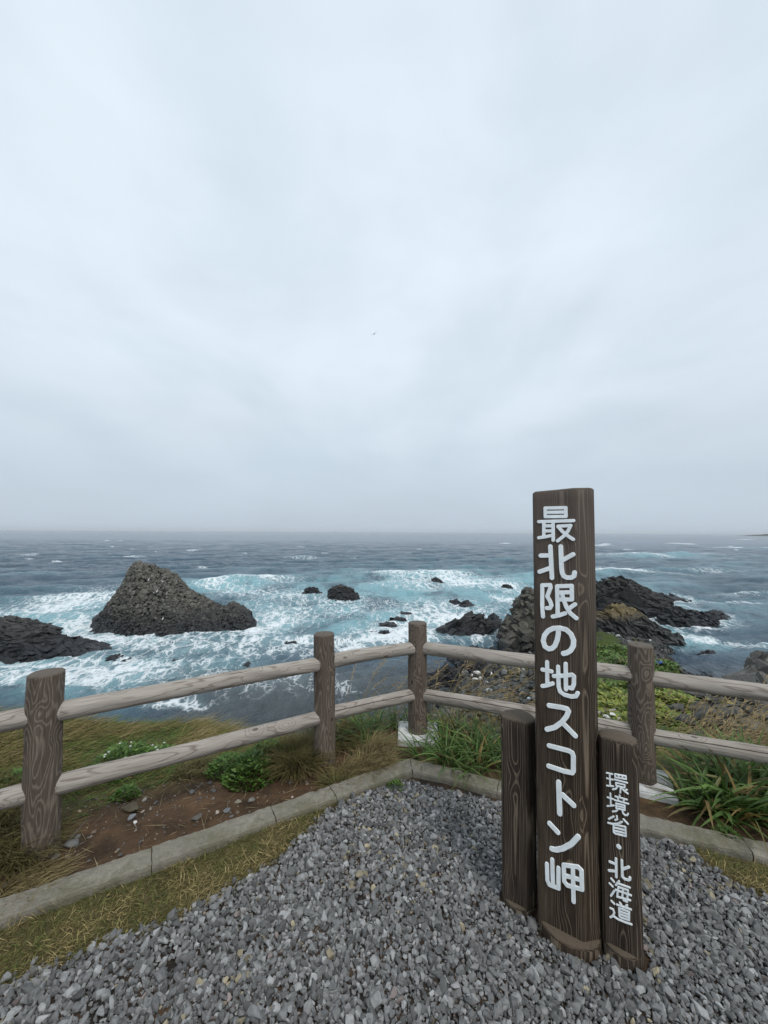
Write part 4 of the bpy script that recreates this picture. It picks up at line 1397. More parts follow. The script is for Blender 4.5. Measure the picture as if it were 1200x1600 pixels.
def build_pebbles():
    rng = np.random.default_rng(8)
    protos = stone_shapes(10, 77, .12, 16, (1.1, .9, .65), .1)
    n = 5000
    X, Y = rng.uniform(-2.6, .2, n), rng.uniform(.9, 3.3, n)
    kd = kerb_dist(X, Y)
    k = (kd > .03) & (kd < .85) & (rng.uniform(0, 1, n) < .35 + .9 * fbm(X * 3, Y * 3, 9, 3))
    X, Y = X[k], Y[k]
    n = len(X)
    s = .0042 * np.exp(rng.normal(0, .6, n))
    P = np.stack([X, Y, land_z(X, Y) + s * .2], -1)
    V, F, ids = scatter(protos, P, rot_matrices(rng.normal(0, .4, n), rng.normal(0, .4, n), rng.uniform(0, 6.28, n)), s[:, None] * rng.uniform(.8, 1.3, (n, 3)), rng.integers(0, 10, n))
    pal = np.array([[.13, .12, .105], [.16, .12, .08], [.28, .25, .21], [.09, .085, .085]])
    c = pal[rng.choice(4, n, p=[.4, .3, .08, .22])] * np.exp(rng.normal(0, .2, (n, 1)))
    tag(mesh_obj('pebbles', V, F, M['stone'], colors={'tint': c[ids]}), 'small pebbles and grit strewn over the bare brown soil', 'pebbles', kind='stuff')
    # the larger stones one can point at
    big = [((205, 1262), .050, (.085, .07, .045), 'round brown half-buried stone in the bare soil right of the nearest post'),
           ((206, 1278), .026, (.17, .18, .19), 'grey pebble touching the round brown stone in the soil'),
           ((211, 1283), .013, (.55, .55, .53), 'tiny white pebble in front of the round brown stone'),
           ((110, 1323), .034, (.16, .16, .155), 'grey angular stone beside the foot of the nearest post'),
           ((120, 1311), .026, (.14, .14, .13), 'flat grey stone just behind the angular one by the nearest post'),
           ((84, 1344), .026, (.13, .12, .10), 'dull flat stone lying in front of the nearest post'),
           ((226, 1240), .016, (.36, .32, .27), 'pale pebble up the soil slope behind the round brown stone'),
           ((124, 1262), .014, (.42, .34, .24), 'orange-tan pebble on the soil right of the nearest post'),
           ((355, 1272), .024, (.12, .125, .13), 'grey stone on the soil close to the kerb in the middle of the left run'),
           ((300, 1238), .022, (.10, .10, .10), 'dark stone on the soil left of the leafy green weeds'),
           ((372, 1255), .020, (.20, .18, .15), 'light stone between the kerb and the leafy green weeds')]
    for i, (px, s, col, lab) in enumerate(big):
        p = on_level(*px)
        pv, pf = protos[i % 10]
        V = pv * s * np.array([1.1, .95, .95])
        o = mesh_obj('stone', V, pf, M['stone'], colors={'tint': np.tile(col, (len(V), 1))}, smooth=(i == 0))
        o.location = (p[0], p[1], float(land_z(p[0], p[1])) + s * .3)
        o.rotation_euler = (.1, -.1, i * 1.3)
        tag(o, lab, 'stone')


build_pebbles()


def build_cobbles():
    rng = np.random.default_rng(12)
    n = 26000
    u = rng.uniform(40, 640, n); q = rng.uniform(150, 420, n)
    t = u / FPX
    Y = FPX * 12.6 / q
    X = t * Y
    Z = land_z(X, Y)
    gn = smooth01(t, .46, .53) * smooth01(t, .84, .74) * smooth01(Y, 7, 9) * smooth01(-Z, 11.2, 10.2)
    k = (Z < -7.0) & (Z > -12.9) & (rng.uniform(0, 1, n) > gn * 1.3) & (t > .06)
    X, Y, Z = X[k], Y[k], Z[k]
    n = len(X)
    s = np.clip(.15 * np.exp(rng.normal(0, .42, n)), .06, .55) * (.6 + Y / 60)
    P = np.stack([X, Y, Z + s * .25], -1)
    V, F, ids = scatter(HULLS, P, rot_matrices(rng.normal(0, .4, n), rng.normal(0, .4, n), rng.uniform(0, 6.28, n)), s[:, None] * rng.uniform(.75, 1.3, (n, 3)), rng.integers(0, len(HULLS), n))
    v = np.exp(rng.normal(0, .35, n))[:, None]
    c = np.array([.068, .070, .066]) * v
    wet = smooth01(Z, -11.6, -12.4)[:, None]
    c = c * (1 - .6 * wet)
    ol = (rng.uniform(0, 1, n) < .40 * smooth01(fbm(X * .3, Y * .3, 33, 3), .4, .65)) & (Z > -11.6)
    c[ol] = np.array([.125, .108, .045]) * v[ol]
    lt = rng.uniform(0, 1, n) > .96
    c[lt] = np.array([.20, .20, .19]) * v[lt]
    tag(mesh_obj('cobbles', V, F, M['cobble'], colors={'tint': c[ids]}), 'grey cobbles of the boulder beach below the fence', 'cobbles', kind='stuff')


build_cobbles()

# ------------------------------------------------------------------ vegetation
def lerp_cols(rng, n, a, b, var=.18):
    f = rng.uniform(0, 1, (n, 1))
    return (np.array(a) * (1 - f) + np.array(b) * f) * np.exp(rng.normal(0, var, (n, 1)))


def build_turf():
    """short parched turf between gravel and kerb"""
    rng = np.random.default_rng(21)
    parts = []
    for (x0, x1, y0, y1, n, f) in ((-2.7, .35, .3, 2.8, 150000, 1), (.3, 2.6, 1.2, 2.75, 70000, 2)):
        X, Y = rng.uniform(x0, x1, n), rng.uniform(y0, y1, n)
        kd, ga = kerb_dist(X, Y), gravel_amount(X, Y)
        ed = 0.0
        ga = ga + (fbm(X * 6, Y * 6, 61, 3) - .5) * .10
        if f == 1:
            k = (kd < -.115) & (ga < .035 + ed) & (Y > .55)
            k &= rng.uniform(0, 1, n) < smooth01(ga, .06, .0) * (.35 + .65 * smooth01(X, .25, -.3))
        else:
            k = (kd < -.125) & (ga < .012 + ed) & (X > 1.3)
            k &= rng.uniform(0, 1, n) < smooth01(ga, .06, -.03)
        X, Y = X[k], Y[k]
        m = len(X)
        B = np.stack([X, Y, land_z(X, Y) - .004], -1)
        clump = fbm(X * 9, Y * 9, 6, 3)
        c = lerp_cols(rng, m, (.125, .105, .042), (.085, .085, .030))
        dry = (rng.uniform(0, 1, m) < .45 * smooth01(clump, .35, .65) + .12)
        c[dry] = lerp_cols(rng, dry.sum(), (.26, .20, .095), (.18, .145, .07))
        g = rng.uniform(0, 1, m) < .5 * smooth01(clump, .6, .35)
        c[g] = lerp_cols(rng, g.sum(), (.06, .075, .022), (.085, .095, .03))
        parts.append(blades(B, rng.normal(-.9, 1.3, m), rng.uniform(.022, .058, m) * (.55 + .9 * clump), rng.uniform(.0024, .0044, m),
                            rng.uniform(.25, 1.5, m), rng.uniform(.0, .6, m), c * 1.45, 2, rng=rng, tipcol=c * 2.1))
    V, F, Cc = join(parts)
    tag(mesh_obj('turf', V, F, M['grass'], colors={'tint': Cc}), 'short parched olive turf in the strip along the kerb', 'grass', kind='stuff')


build_turf()


def build_ledge_grass():
    """long windswept grass on the cliff ledge behind the left rails"""
    rng = np.random.default_rng(22)
    n = 130000
    t = rng.uniform(-2.0, .02, n); Y = rng.uniform(1.3, 5.2, n)
    X = t * Y
    kd = kerb_dist(X, Y)
    z = land_z(X, Y)
    cl = fbm(X * 2.3, Y * 2.3, 31, 4)
    lo = .60 + .35 * smooth01(cl, .35, .65) - .42 * smooth01(X, -1.55, -2.0) - .15 * smooth01(X, -.8, -.3)
    k = (kd > lo) & (z > -1.0) & (rng.uniform(0, 1, n) < .25 + .75 * smooth01(cl, .3, .55))
    X, Y, z, cl, kd = X[k], Y[k], z[k], cl[k], kd[k]
    m = len(X)
    c = lerp_cols(rng, m, (.078, .082, .022), (.115, .108, .036))
    dry = rng.uniform(0, 1, m) < .18 + .35 * smooth01(cl, .5, .7)
    c[dry] = lerp_cols(rng, dry.sum(), (.24, .185, .09), (.17, .125, .06))
    g = rng.uniform(0, 1, m) < .65 * smooth01(cl, .60, .38)
    c[g] = lerp_cols(rng, g.sum(), (.05, .10, .022), (.075, .135, .03))
    L = rng.uniform(.09, .22, m) * (.6 + .7 * cl) * (.55 + .6 * smooth01(kd, .5, 1.3))
    V, F, Cc = blades(np.stack([X, Y, z - .01], -1), rng.normal(-.25, .55, m), L, rng.uniform(.003, .0055, m), rng.uniform(.5, 1.5, m), rng.uniform(.3, .9, m), c * 1.3, 3, rng=rng, tipcol=c * 1.75)
    tag(mesh_obj('long_grass', V, F, M['grass'], colors={'tint': Cc}), 'long windswept olive and tan grass on the cliff ledge behind the left rails', 'grass', kind='stuff')


build_ledge_grass()


def tuft(loc, label, n, L, spread, cols, tips, seed, lean=(.2, 1.0), droop=(.3, .9), w=(.0028, .005), heading=None, hs=9.0, name='grass_tuft', cat='grass tuft', group='grass tufts along the fence'):
    rng = np.random.default_rng(seed)
    r = spread * np.sqrt(rng.uniform(0, 1, n)); a = rng.uniform(0, 6.28, n)
    B = np.stack([r * np.cos(a), r * np.sin(a), np.full(n, -.01)], -1)
    hd = a + rng.normal(0, .5, n)
    if heading is not None:
        hd = heading + rng.normal(0, hs, n) if hs < 3 else hd
    c = lerp_cols(rng, n, *cols); tc = lerp_cols(rng, n, *tips)
    V, F, Cc = blades(B, hd, rng.uniform(*L, n), rng.uniform(*w, n), rng.uniform(*lean, n), rng.uniform(*droop, n), c, 5, rng=rng, tipcol=tc)
    o = mesh_obj(name, V, F, M['grass'], colors={'tint': Cc})
    o.location = (loc[0], loc[1], float(land_z(loc[0], loc[1])))
    return tag(o, label, cat, group)


def build_straw():
    rng = np.random.default_rng(29)
    n = 2600
    X, Y = rng.uniform(-2.6, 2.4, n), rng.uniform(.9, 3.3, n)
    kd = kerb_dist(X, Y)
    k = (kd > .01) & (kd < .8) & (rng.uniform(0, 1, n) < .15 + fbm(X * 4, Y * 4, 19, 3))
    X, Y = X[k], Y[k]
    m = len(X)
    c = lerp_cols(rng, m, (.16, .125, .065), (.30, .24, .14))
    V, F, Cc = blades(np.stack([X, Y, land_z(X, Y) + .004], -1), rng.uniform(0, 6.28, m), rng.uniform(.03, .14, m), rng.uniform(.002, .0038, m), np.full(m, 6.0), rng.uniform(0, .3, m), c, 3, rng=rng)
    tag(mesh_obj('straw', V, F, M['grass'], colors={'tint': Cc}), 'dead stalks and straw lying on the bare soil along the kerb', 'straw', kind='stuff')


build_straw()


def build_tufts():
    G1, G2 = ((.06, .075, .02), (.095, .095, .032)), ((.20, .155, .07), (.12, .105, .04))
    T1, T2 = ((.14, .115, .045), (.20, .155, .07)), ((.30, .235, .12), (.20, .16, .075))
    p = lambda x, y: on_level(x, y)[:2]
    tuft(p(18, 1335), 'dark long-bladed grass tuft swept round the foot of the nearest post', 1300, (.12, .28), .15, G1, G2, 1, heading=-.35, hs=.8)
    tuft(p(-30, 1300), 'long grass tuft cut by the left edge of the photo', 1400, (.16, .36), .18, G1, G2, 2, heading=-.3, hs=.8)
    tuft(p(30, 1392), 'dry straw-coloured tuft on the soil in front of the nearest post', 700, (.08, .2), .13, T1, T2, 3, heading=-.2, hs=.7, lean=(.8, 1.8))
    tuft(p(-40, 1240), 'olive grass tuft behind the lower rail at the left edge', 1200, (.14, .32), .2, G1, G2, 4, heading=-.3, hs=.8)
    tuft(p(462, 1196), 'big rounded grey-green grass tuft left of the second post', 2300, (.13, .26), .12, G1, T1, 5, lean=(.1, 1.1), droop=(.2, .9))
    tuft(p(432, 1182), 'olive grass tuft between the leafy weeds and the big rounded tuft', 1100, (.12, .24), .10, G1, T1, 6)
    tuft(p(578, 1200), 'tan feathery grass tuft between the second post and the footing', 1500, (.10, .20), .12, T1, T2, 7, heading=-.3, hs=1.0)
    tuft(p(545, 1205), 'pale feathery grass tuft at the foot of the second post, right side', 800, (.07, .15), .08, T1, T2, 8, heading=-.4, hs=1.0)
    tuft(p(585, 1175), 'tan grass tuft close behind the feathery one, beside the footing', 700, (.12, .22), .08, T1, T2, 9, heading=-.3, hs=1.0)
    tuft(p(520, 1160), 'olive tuft showing between the second post and the lower rail', 1000, (.14, .28), .12, G1, T1, 10)
    tuft(p(300, 1190), 'thin dry tuft hanging over the soil under the long left rail', 700, (.10, .22), .14, G1, T2, 11, heading=-.3, hs=.8)
    tuft(p(120, 1195), 'olive tuft under the lower rail just right of the nearest post', 800, (.10, .24), .16, G1, G2, 12, heading=-.3, hs=.8)
    tuft(p(525, 1228), 'small green tuft on the soil edge above the kerb joint', 500, (.06, .14), .07, G1, T1, 13)


build_tufts()


def leafy(loc, label, n, R_, H, size, cols, seed, flowers=0, group='leafy green weeds'):
    """a low weed: stems and a cushion of small leaves"""
    rng = np.random.default_rng(seed)
    root = empty('leafy_weed', (loc[0], loc[1], float(land_z(loc[0], loc[1]))))
    tag(root, label, 'weed', group)
    a = rng.uniform(0, 6.28, n); r = R_ * np.sqrt(rng.uniform(0, 1, n))
    zz = H * (1 - (r / R_) ** 2) * rng.uniform(.25, 1.0, n) + .01
    B = np.stack([r * np.cos(a), r * np.sin(a), zz], -1)
    c = lerp_cols(rng, n, *cols)
    V, F, Cc = blades(B, a + rng.normal(0, .9, n), rng.uniform(.6, 1.3, n) * size, rng.uniform(.45, .8, n) * size, rng.uniform(.6, 2.2, n), rng.uniform(.1, .5, n), c, 3, fold=.25, rng=rng, tipcol=c * 1.1)
    mesh_obj('foliage', V, F, M['leaf'], root, colors={'tint': Cc})
    ns = 40
    a = rng.uniform(0, 6.28, ns)
    B = np.stack([np.zeros(ns), np.zeros(ns), np.full(ns, -.01)], -1)
    c = lerp_cols(rng, ns, (.06, .07, .02), (.08, .06, .03))
    V, F, Cc = blades(B, a, rng.uniform(.5, 1.1, ns) * max(R_, H), np.full(ns, .003), rng.uniform(.4, 1.6, ns), rng.uniform(0, .3, ns), c, 3, rng=rng)
    mesh_obj('stem', V, F, M['grass'], root, colors={'tint': Cc})
    if flowers:
        for i in range(flowers):
            aa, rr = rng.uniform(0, 6.28), R_ * math.sqrt(rng.uniform(0, .9))
            m = 6
            an = np.arange(m) * 6.28 / m
            V, F, Cc = blades(np.zeros((m, 3)), an, np.full(m, .012), np.full(m, .008), np.full(m, 1.6), np.full(m, .1), np.full((m, 3), .72), 2, rng=rng)
            o = mesh_obj('flower', V, F, M['grass'], root, colors={'tint': Cc})
            o.location = (rr * math.cos(aa), rr * math.sin(aa), H * (1 - (rr / R_) ** 2) + .02)
    return root


def build_weeds():
    p = lambda x, y: on_level(x, y)[:2]
    GR = ((.060, .125, .022), (.10, .17, .035))
    leafy(p(392, 1212), 'bright green leafy weed cushion on the soil left of the big grass tuft', 1300, .17, .14, .032, GR, 1)
    leafy(p(418, 1188), 'bright leafy weed behind the cushion, up against the lower rail', 800, .15, .15, .032, GR, 2)
    leafy(p(358, 1196), 'spreading low weed at the left of the bright leafy cushion', 520, .14, .08, .028, GR, 3)
    leafy(p(330, 1180), 'small sprig of weed under the long left lower rail', 160, .06, .06, .026, GR, 4)
    leafy(p(192, 1168), 'leafy green weed with white flowers behind the lower left rail', 1000, .26, .18, .036, GR, 5, flowers=9)
    leafy(p(245, 1160), 'second white-flowered weed, right of the leafy one behind the lower left rail', 520, .18, .13, .034, GR, 6, flowers=12)
    leafy(p(196, 1232), 'small leafy sprig hanging under the lower rail above the round stone', 170, .07, .06, .028, GR, 7)
    leafy(p(30, 1222), 'lush green weed behind the lower rail at the far left', 500, .16, .16, .034, GR, 8)
    leafy(p(1138, 1316), 'small green sprig at the kerb edge right of the signpost', 170, .06, .05, .022, GR, 9)
    leafy(p(618, 1232), 'tiny green sprig in the gravel corner inside the kerb', 120, .05, .03, .018, GR, 10)


build_weeds()


def strap_mesh(seed, n, L, W):
    rng = np.random.default_rng(seed)
    r = .05 * np.sqrt(rng.uniform(0, 1, n)); a = rng.uniform(0, 6.28, n)
    B = np.stack([r * np.cos(a), r * np.sin(a), np.full(n, -.02)], -1)
    c = lerp_cols(rng, n, (.042, .092, .02), (.078, .15, .034), .2)
    tc = lerp_cols(rng, n, (.065, .125, .028), (.115, .18, .042), .2)
    ye = rng.uniform(0, 1, n) < .08
    c[ye] = lerp_cols(rng, ye.sum(), (.16, .14, .035), (.24, .17, .05))
    tc[ye] = lerp_cols(rng, ye.sum(), (.30, .22, .08), (.26, .17, .06))
    br = rng.uniform(0, 1, n) < .22
    tc[br] = lerp_cols(rng, br.sum(), (.22, .16, .06), (.16, .11, .05))
    V, F, Cc = blades(B, a + rng.normal(0, .45, n), rng.uniform(.6, 1.15, n) * L, rng.uniform(.7, 1.15, n) * W, rng.uniform(.15, .9, n), rng.uniform(.25, 1.05, n), c, 9, fold=.45, rng=rng, tipcol=tc)
    return mesh_data('strap_leaf_plant', V, F, M['leaf'], colors={'tint': Cc}, smooth=True)


def build_straps():
    rng = np.random.default_rng(41)
    big = [strap_mesh(500 + i, 28, .42, .026) for i in range(4)]
    small = [strap_mesh(520 + i, 26, .30, .014) for i in range(4)]
    spots = []
    c1 = [(530, 1142), (556, 1130), (590, 1128), (615, 1126), (572, 1136), (548, 1150), (565, 1140), (585, 1148), (575, 1168), (690, 1176), (700, 1160), (712, 1186), (700, 1198), (720, 1203), (745, 1209), (660, 1186), (735, 1182), (728, 1165), (752, 1190), (745, 1172), (765, 1182), (776, 1195), (770, 1165), (690, 1145), (715, 1148), (740, 1152), (640, 1128), (668, 1128), (790, 1180), (800, 1196)]
    for q in c1:
        spots.append((q, 0))
    c2 = [(1120, 1240), (1085, 1262), (1110, 1268), (1140, 1258), (1150, 1236), (1165, 1262), (1185, 1245), (1195, 1262), (1215, 1250), (1120, 1218), (1155, 1216), (1185, 1220), (1225, 1226), (1240, 1262), (1260, 1240), (1130, 1280), (1172, 1282), (1290, 1262), (1300, 1236), (1105, 1204), (1140, 1202), (1175, 1204), (1210, 1208)]
    for q in c2:
        spots.append((q, 1))
    for i, (q, kind) in enumerate(spots):
        me = (big if kind else small)[i % 4]
        o = link(bpy.data.objects.new('strap_leaf_plant', me))
        g = on_level(*q)
        o.location = (g[0], g[1], float(land_z(g[0], g[1])))
        o.rotation_euler = (rng.normal(0, .06), rng.normal(0, .06), rng.uniform(0, 6.28))
        o.scale = (1, 1, rng.uniform(.8, 1.1)) if not kind else tuple([rng.uniform(.85, 1.15)] * 3)
        if kind:
            tag(o, 'large dark green strap-leaved plant in the bed under the right-hand rails', 'plant', 'strap-leaved plants under the right rails')
        else:
            tag(o, 'small strap-leaved plant with yellowing tips in the bed round the corner post', 'plant', 'strap-leaved plants round the corner post')


build_straps()


def stalk_mesh(seed, n, H, head=True, spread=.10):
    """dry flowering grass: thin stems bowing downwind with a feathery head"""
    rng = np.random.default_rng(seed)
    r = spread * np.sqrt(rng.uniform(0, 1, n)); a = rng.uniform(0, 6.28, n)
    B = np.stack([r * np.cos(a), r * np.sin(a), np.full(n, -.03)], -1)
    hd = rng.normal(-.2, .45, n)
    L = rng.uniform(.65, 1.1, n) * H
    c = lerp_cols(rng, n, (.20, .155, .07), (.13, .105, .045)); tc = lerp_cols(rng, n, (.30, .23, .12), (.2, .15, .08))
    ln, dr = rng.uniform(.1, .5, n), rng.uniform(.2, .65, n)
    parts = [blades(B, hd, L, np.full(n, .0058), ln, dr, c, 7, rng=rng, tipcol=tc)]
    if head:
        V0 = parts[0][0].reshape(n, 8, 2, 3).mean(2)
        for j in range(9):
            f = rng.uniform(4.4, 6.9, n)
            i0 = np.floor(f).astype(int); fr = (f - i0)[:, None]
            ii = np.arange(n)
            P = V0[ii, i0] * (1 - fr) + V0[ii, np.minimum(i0 + 1, 7)] * fr
            parts.append(blades(P, hd + rng.normal(0, .35, n), rng.uniform(.04, .085, n), rng.uniform(.006, .010, n), rng.uniform(.8, 2.2, n), rng.uniform(.4, 1.0, n), tc, 3, rng=rng, tipcol=tc * 1.1))
    nl = n * 2
    r = spread * np.sqrt(rng.uniform(0, 1, nl)); a = rng.uniform(0, 6.28, nl)
    B = np.stack([r * np.cos(a), r * np.sin(a), np.full(nl, -.03)], -1)
    c = lerp_cols(rng, nl, (.10, .10, .03), (.20, .155, .065))
    parts.append(blades(B, rng.normal(-.2, 1.0, nl), rng.uniform(.3, .7, nl) * H, rng.uniform(.004, .008, nl), rng.uniform(.2, .9, nl), rng.uniform(.3, 1.0, nl), c, 5, rng=rng, tipcol=c * 1.2))
    V, F, Cc = join(parts)
    return mesh_data('reed_plant', V, F, M['grass'], colors={'tint': Cc})


def build_stalks():
    rng = np.random.default_rng(51)
    mid = [stalk_mesh(600 + i, 11, .86) for i in range(3)]
    far = [stalk_mesh(610 + i, 16, .85, spread=.2) for i in range(3)]
    rows = [((553, 1118), 3.7, 0), ((575, 1112), 3.8, 0), ((600, 1112), 3.8, 0), ((628, 1112), 3.8, 0), ((590, 1120), 3.6, 0), ((676, 1112), 3.85, 0), ((690, 1116), 3.7, 0), ((720, 1118), 3.8, 0),
            ((712, 1122), 3.6, 0), ((750, 1122), 3.6, 0), ((770, 1126), 3.5, 0)]
    for i, (q, Y, k) in enumerate(rows):
        X = (q[0] - 600) / FPX * Y
        o = link(bpy.data.objects.new('reed_plant', mid[i % 3]))
        o.location = (X, Y, float(land_z(X, Y)))
        o.rotation_euler = (0, 0, rng.uniform(-.35, .35))
        tag(o, 'tall seeding grass bowing in the wind at the cliff edge behind the corner post', 'reed', 'seeding grass behind the corner post')
    for i in range(46):
        px = rng.uniform(1030, 1290) if i < 36 else rng.uniform(915, 990)
        Y = rng.uniform(3.2, 7.5)
        if rng.uniform() < .3:
            Y = rng.uniform(3.0, 4.2)
        X = (px - 600) / FPX * Y
        o = link(bpy.data.objects.new('reed_plant', far[i % 3]))
        o.location = (X, Y, float(land_z(X, Y)) - .03)
        s = rng.uniform(.8, 1.25)
        o.scale = (s, s, s)
        o.rotation_euler = (0, 0, rng.uniform(-.5, .5))
        tag(o, 'tall dry seeding grass on the slope behind the right-hand rails', 'reed', 'dry seeding grass on the right slope')


build_stalks()


def build_slope_green():
    rng = np.random.default_rng(61)
    n = 120000
    u = rng.uniform(285, 520, n); q = rng.uniform(150, 430, n)
    t = u / FPX
    Y = FPX * 9.5 / q
    Y = np.where(rng.uniform(0, 1, n) < .4, rng.uniform(6, 24, n), Y)
    X = t * Y
    Z = land_z(X, Y)
    cl = fbm(X * .5, Y * .5, 91, 4)
    gn = smooth01(t, .46, .53) * smooth01(t, .84, .74) * smooth01(Y, 6, 8) * smooth01(-Z, 10.9, 9.6)
    k = (rng.uniform(0, 1, n) < gn * (.35 + .65 * smooth01(cl, .3, .5))) & (Z < -1.5)
    X, Y, Z, cl = X[k], Y[k], Z[k], cl[k]
    n = len(X)
    c = lerp_cols(rng, n, (.07, .135, .028), (.11, .175, .038))
    nearY = smooth01(Y, 27, 21)
    yl = rng.uniform(0, 1, n) < nearY * .75
    c[yl] = lerp_cols(rng, yl.sum(), (.20, .24, .045), (.27, .28, .06))
    br = rng.uniform(0, 1, n) < .10
    c[br] = lerp_cols(rng, br.sum(), (.18, .14, .06), (.12, .10, .05))
    L = (.07 + .008 * Y) * np.exp(rng.normal(0, .3, n))
    V, F, Cc = blades(np.stack([X, Y, Z - .03], -1), rng.uniform(0, 6.28, n), L, L * .42, rng.uniform(.3, 1.8, n), rng.uniform(.2, .9, n), c, 2, rng=rng, tipcol=c * 1.15)
    tag(mesh_obj('slope_plants', V, F, M['leaf'], colors={'tint': Cc}), 'low green and yellow-green plants covering the slope right of the signpost', 'ground cover', kind='stuff')


build_slope_green()


# ------------------------------------------------------------------ birds and jetsam
def bird_mesh(flying=True):
    bm = bmesh.new()

    def loft(rings):
        vs = []
        for (y, z, rx, rz) in rings:
            vs.append([bm.verts.new((rx * math.cos(a), y, z + rz * math.sin(a))) for a in np.linspace(0, 2 * math.pi, 9)[:-1]])
        for a, b in zip(vs[:-1], vs[1:]):
            for j in range(8):
                bm.faces.new((a[j], a[(j + 1) % 8], b[(j + 1) % 8], b[j]))
        bm.faces.new(vs[0][::-1]); bm.faces.new(vs[-1])
    if flying:
        loft([(-.26, .01, .045, .006), (-.16, .0, .035, .02), (-.05, 0, .06, .05), (.06, .005, .058, .05), (.13, .015, .035, .035), (.18, .02, .038, .038), (.22, .018, .022, .022), (.265, .01, .004, .005)])
        for s in (-1, 1):
            pr = [(.05, .02, .10, .02), (.25, .16, .11, .05), (.42, .17, .09, .03), (.62, .08, .05, -.04), (.72, .03, .01, -.10)]
            prev = None
            for (x, z, ch, y) in pr:
                cur = [bm.verts.new((s * x, y + ch / 2, z)), bm.verts.new((s * x, y, z + .012)), bm.verts.new((s * x, y - ch / 2, z)), bm.verts.new((s * x, y, z - .006))]
                if prev:
                    for j in range(4):
                        bm.faces.new((prev[j], prev[(j + 1) % 4], cur[(j + 1) % 4], cur[j]))
                else:
                    bm.faces.new(cur[::-1])
                prev = cur
            bm.faces.new(prev)
    else:
        loft([(-.30, -.02, .03, .012), (-.16, .06, .06, .05), (-.02, .13, .09, .085), (.07, .20, .07, .08), (.10, .29, .04, .045), (.12, .36, .042, .045), (.16, .38, .03, .032), (.235, .37, .006, .008)])
        for s in (-1, 1):
            vs = [bm.verts.new((s * .035 + dx, dy, dz)) for dz in (-.16, .07) for dx, dy in ((-.01, -.01), (.01, -.01), (.01, .01), (-.01, .01))]
            for j in range(4):
                bm.faces.new((vs[j], vs[(j + 1) % 4], vs[4 + (j + 1) % 4], vs[4 + j]))
    bmesh.ops.recalc_face_normals(bm, faces=bm.faces)
    me = bpy.data.meshes.new('bird')
    bm.to_mesh(me); bm.free()
    for f in me.polygons:
        f.use_smooth = True
    return me


def ray_top(px, py0, py1):
    """first solid point met going down the picture column"""
    dg = bpy.context.evaluated_depsgraph_get()
    for py in np.arange(py0, py1, .5):
        d = Vector(ray(px, py)).normalized()
        ok, loc, *_ = scene.ray_cast(dg, Vector((0, 0, EYE)), d)
        if ok:
            return loc
    return None


def build_birds():
    dark = mat_simple('dark_feathers', (.03, .03, .035), .7, .3)
    white = mat_simple('white_feathers', (.62, .62, .60), .7, .3)
    grey = mat_simple('grey_feathers', (.045, .047, .052), .7, .3)
    me = bird_mesh(True)
    me.materials.append(grey)
    o = link(bpy.data.objects.new('bird', me))
    o.location = tuple(at_depth(585, 522, 60))
    o.rotation_euler = (.15, math.radians(-38), math.radians(28))
    tag(o, 'lone dark gull gliding high in the overcast sky', 'bird')
    bpy.context.view_layer.update()
    md, mw = bird_mesh(False), bird_mesh(False)
    md.materials.append(dark); mw.materials.append(white)
    for i, (px, d) in enumerate([(214.5, 1), (217.5, 1), (222, 1), (229, 1), (241, 1), (225, 0), (245, 0), (251, 0), (261, 0)]):
        L = ray_top(px, 865, 910)
        if L is None:
            continue
        o = link(bpy.data.objects.new('bird', md if d else mw))
        # stand a little down-slope towards the viewer so that the feet rest on the rock
        o.location = (L.x, L.y, L.z + .12)
        s = 1.0 if d else .75
        o.scale = (s, s, s)
        o.rotation_euler = (0, 0, 1.2 + i * 1.7)
        if d:
            tag(o, 'dark seabird standing on the summit of the sea stack', 'bird', 'dark seabirds on the sea stack')
        else:
            tag(o, 'white gull standing on the top of the sea stack', 'bird', 'white gulls on the sea stack')
    for i, (px, py) in enumerate([(233, 908), (254, 911), (250, 919), (246, 926), (241, 929), (261, 930), (255, 969)]):
        d = Vector(ray(px, py)).normalized()
        ok, L, *_ = scene.ray_cast(bpy.context.evaluated_depsgraph_get(), Vector((0, 0, EYE)), d)
        if not ok:
            continue
        o = link(bpy.data.objects.new('bird', mw))
        o.location = (L.x, L.y - .1, L.z + .12)
        o.scale = (.75, .75, .75)
        o.rotation_euler = (0, 0, i * 2.1)
        tag(o, 'white gull sitting on the face of the sea stack', 'bird', 'white gulls on the sea stack face')
    p = on_level(356, 871, SEA)
    o = link(bpy.data.objects.new('bird', md))
    o.location = (p[0], p[1], SEA + .35)
    o.scale = (3.0, 3.0, 3.0)
    o.rotation_euler = (0, 0, 1.4)
    tag(o, 'dark bird afloat on the open sea behind the sea stack', 'bird')


build_birds()


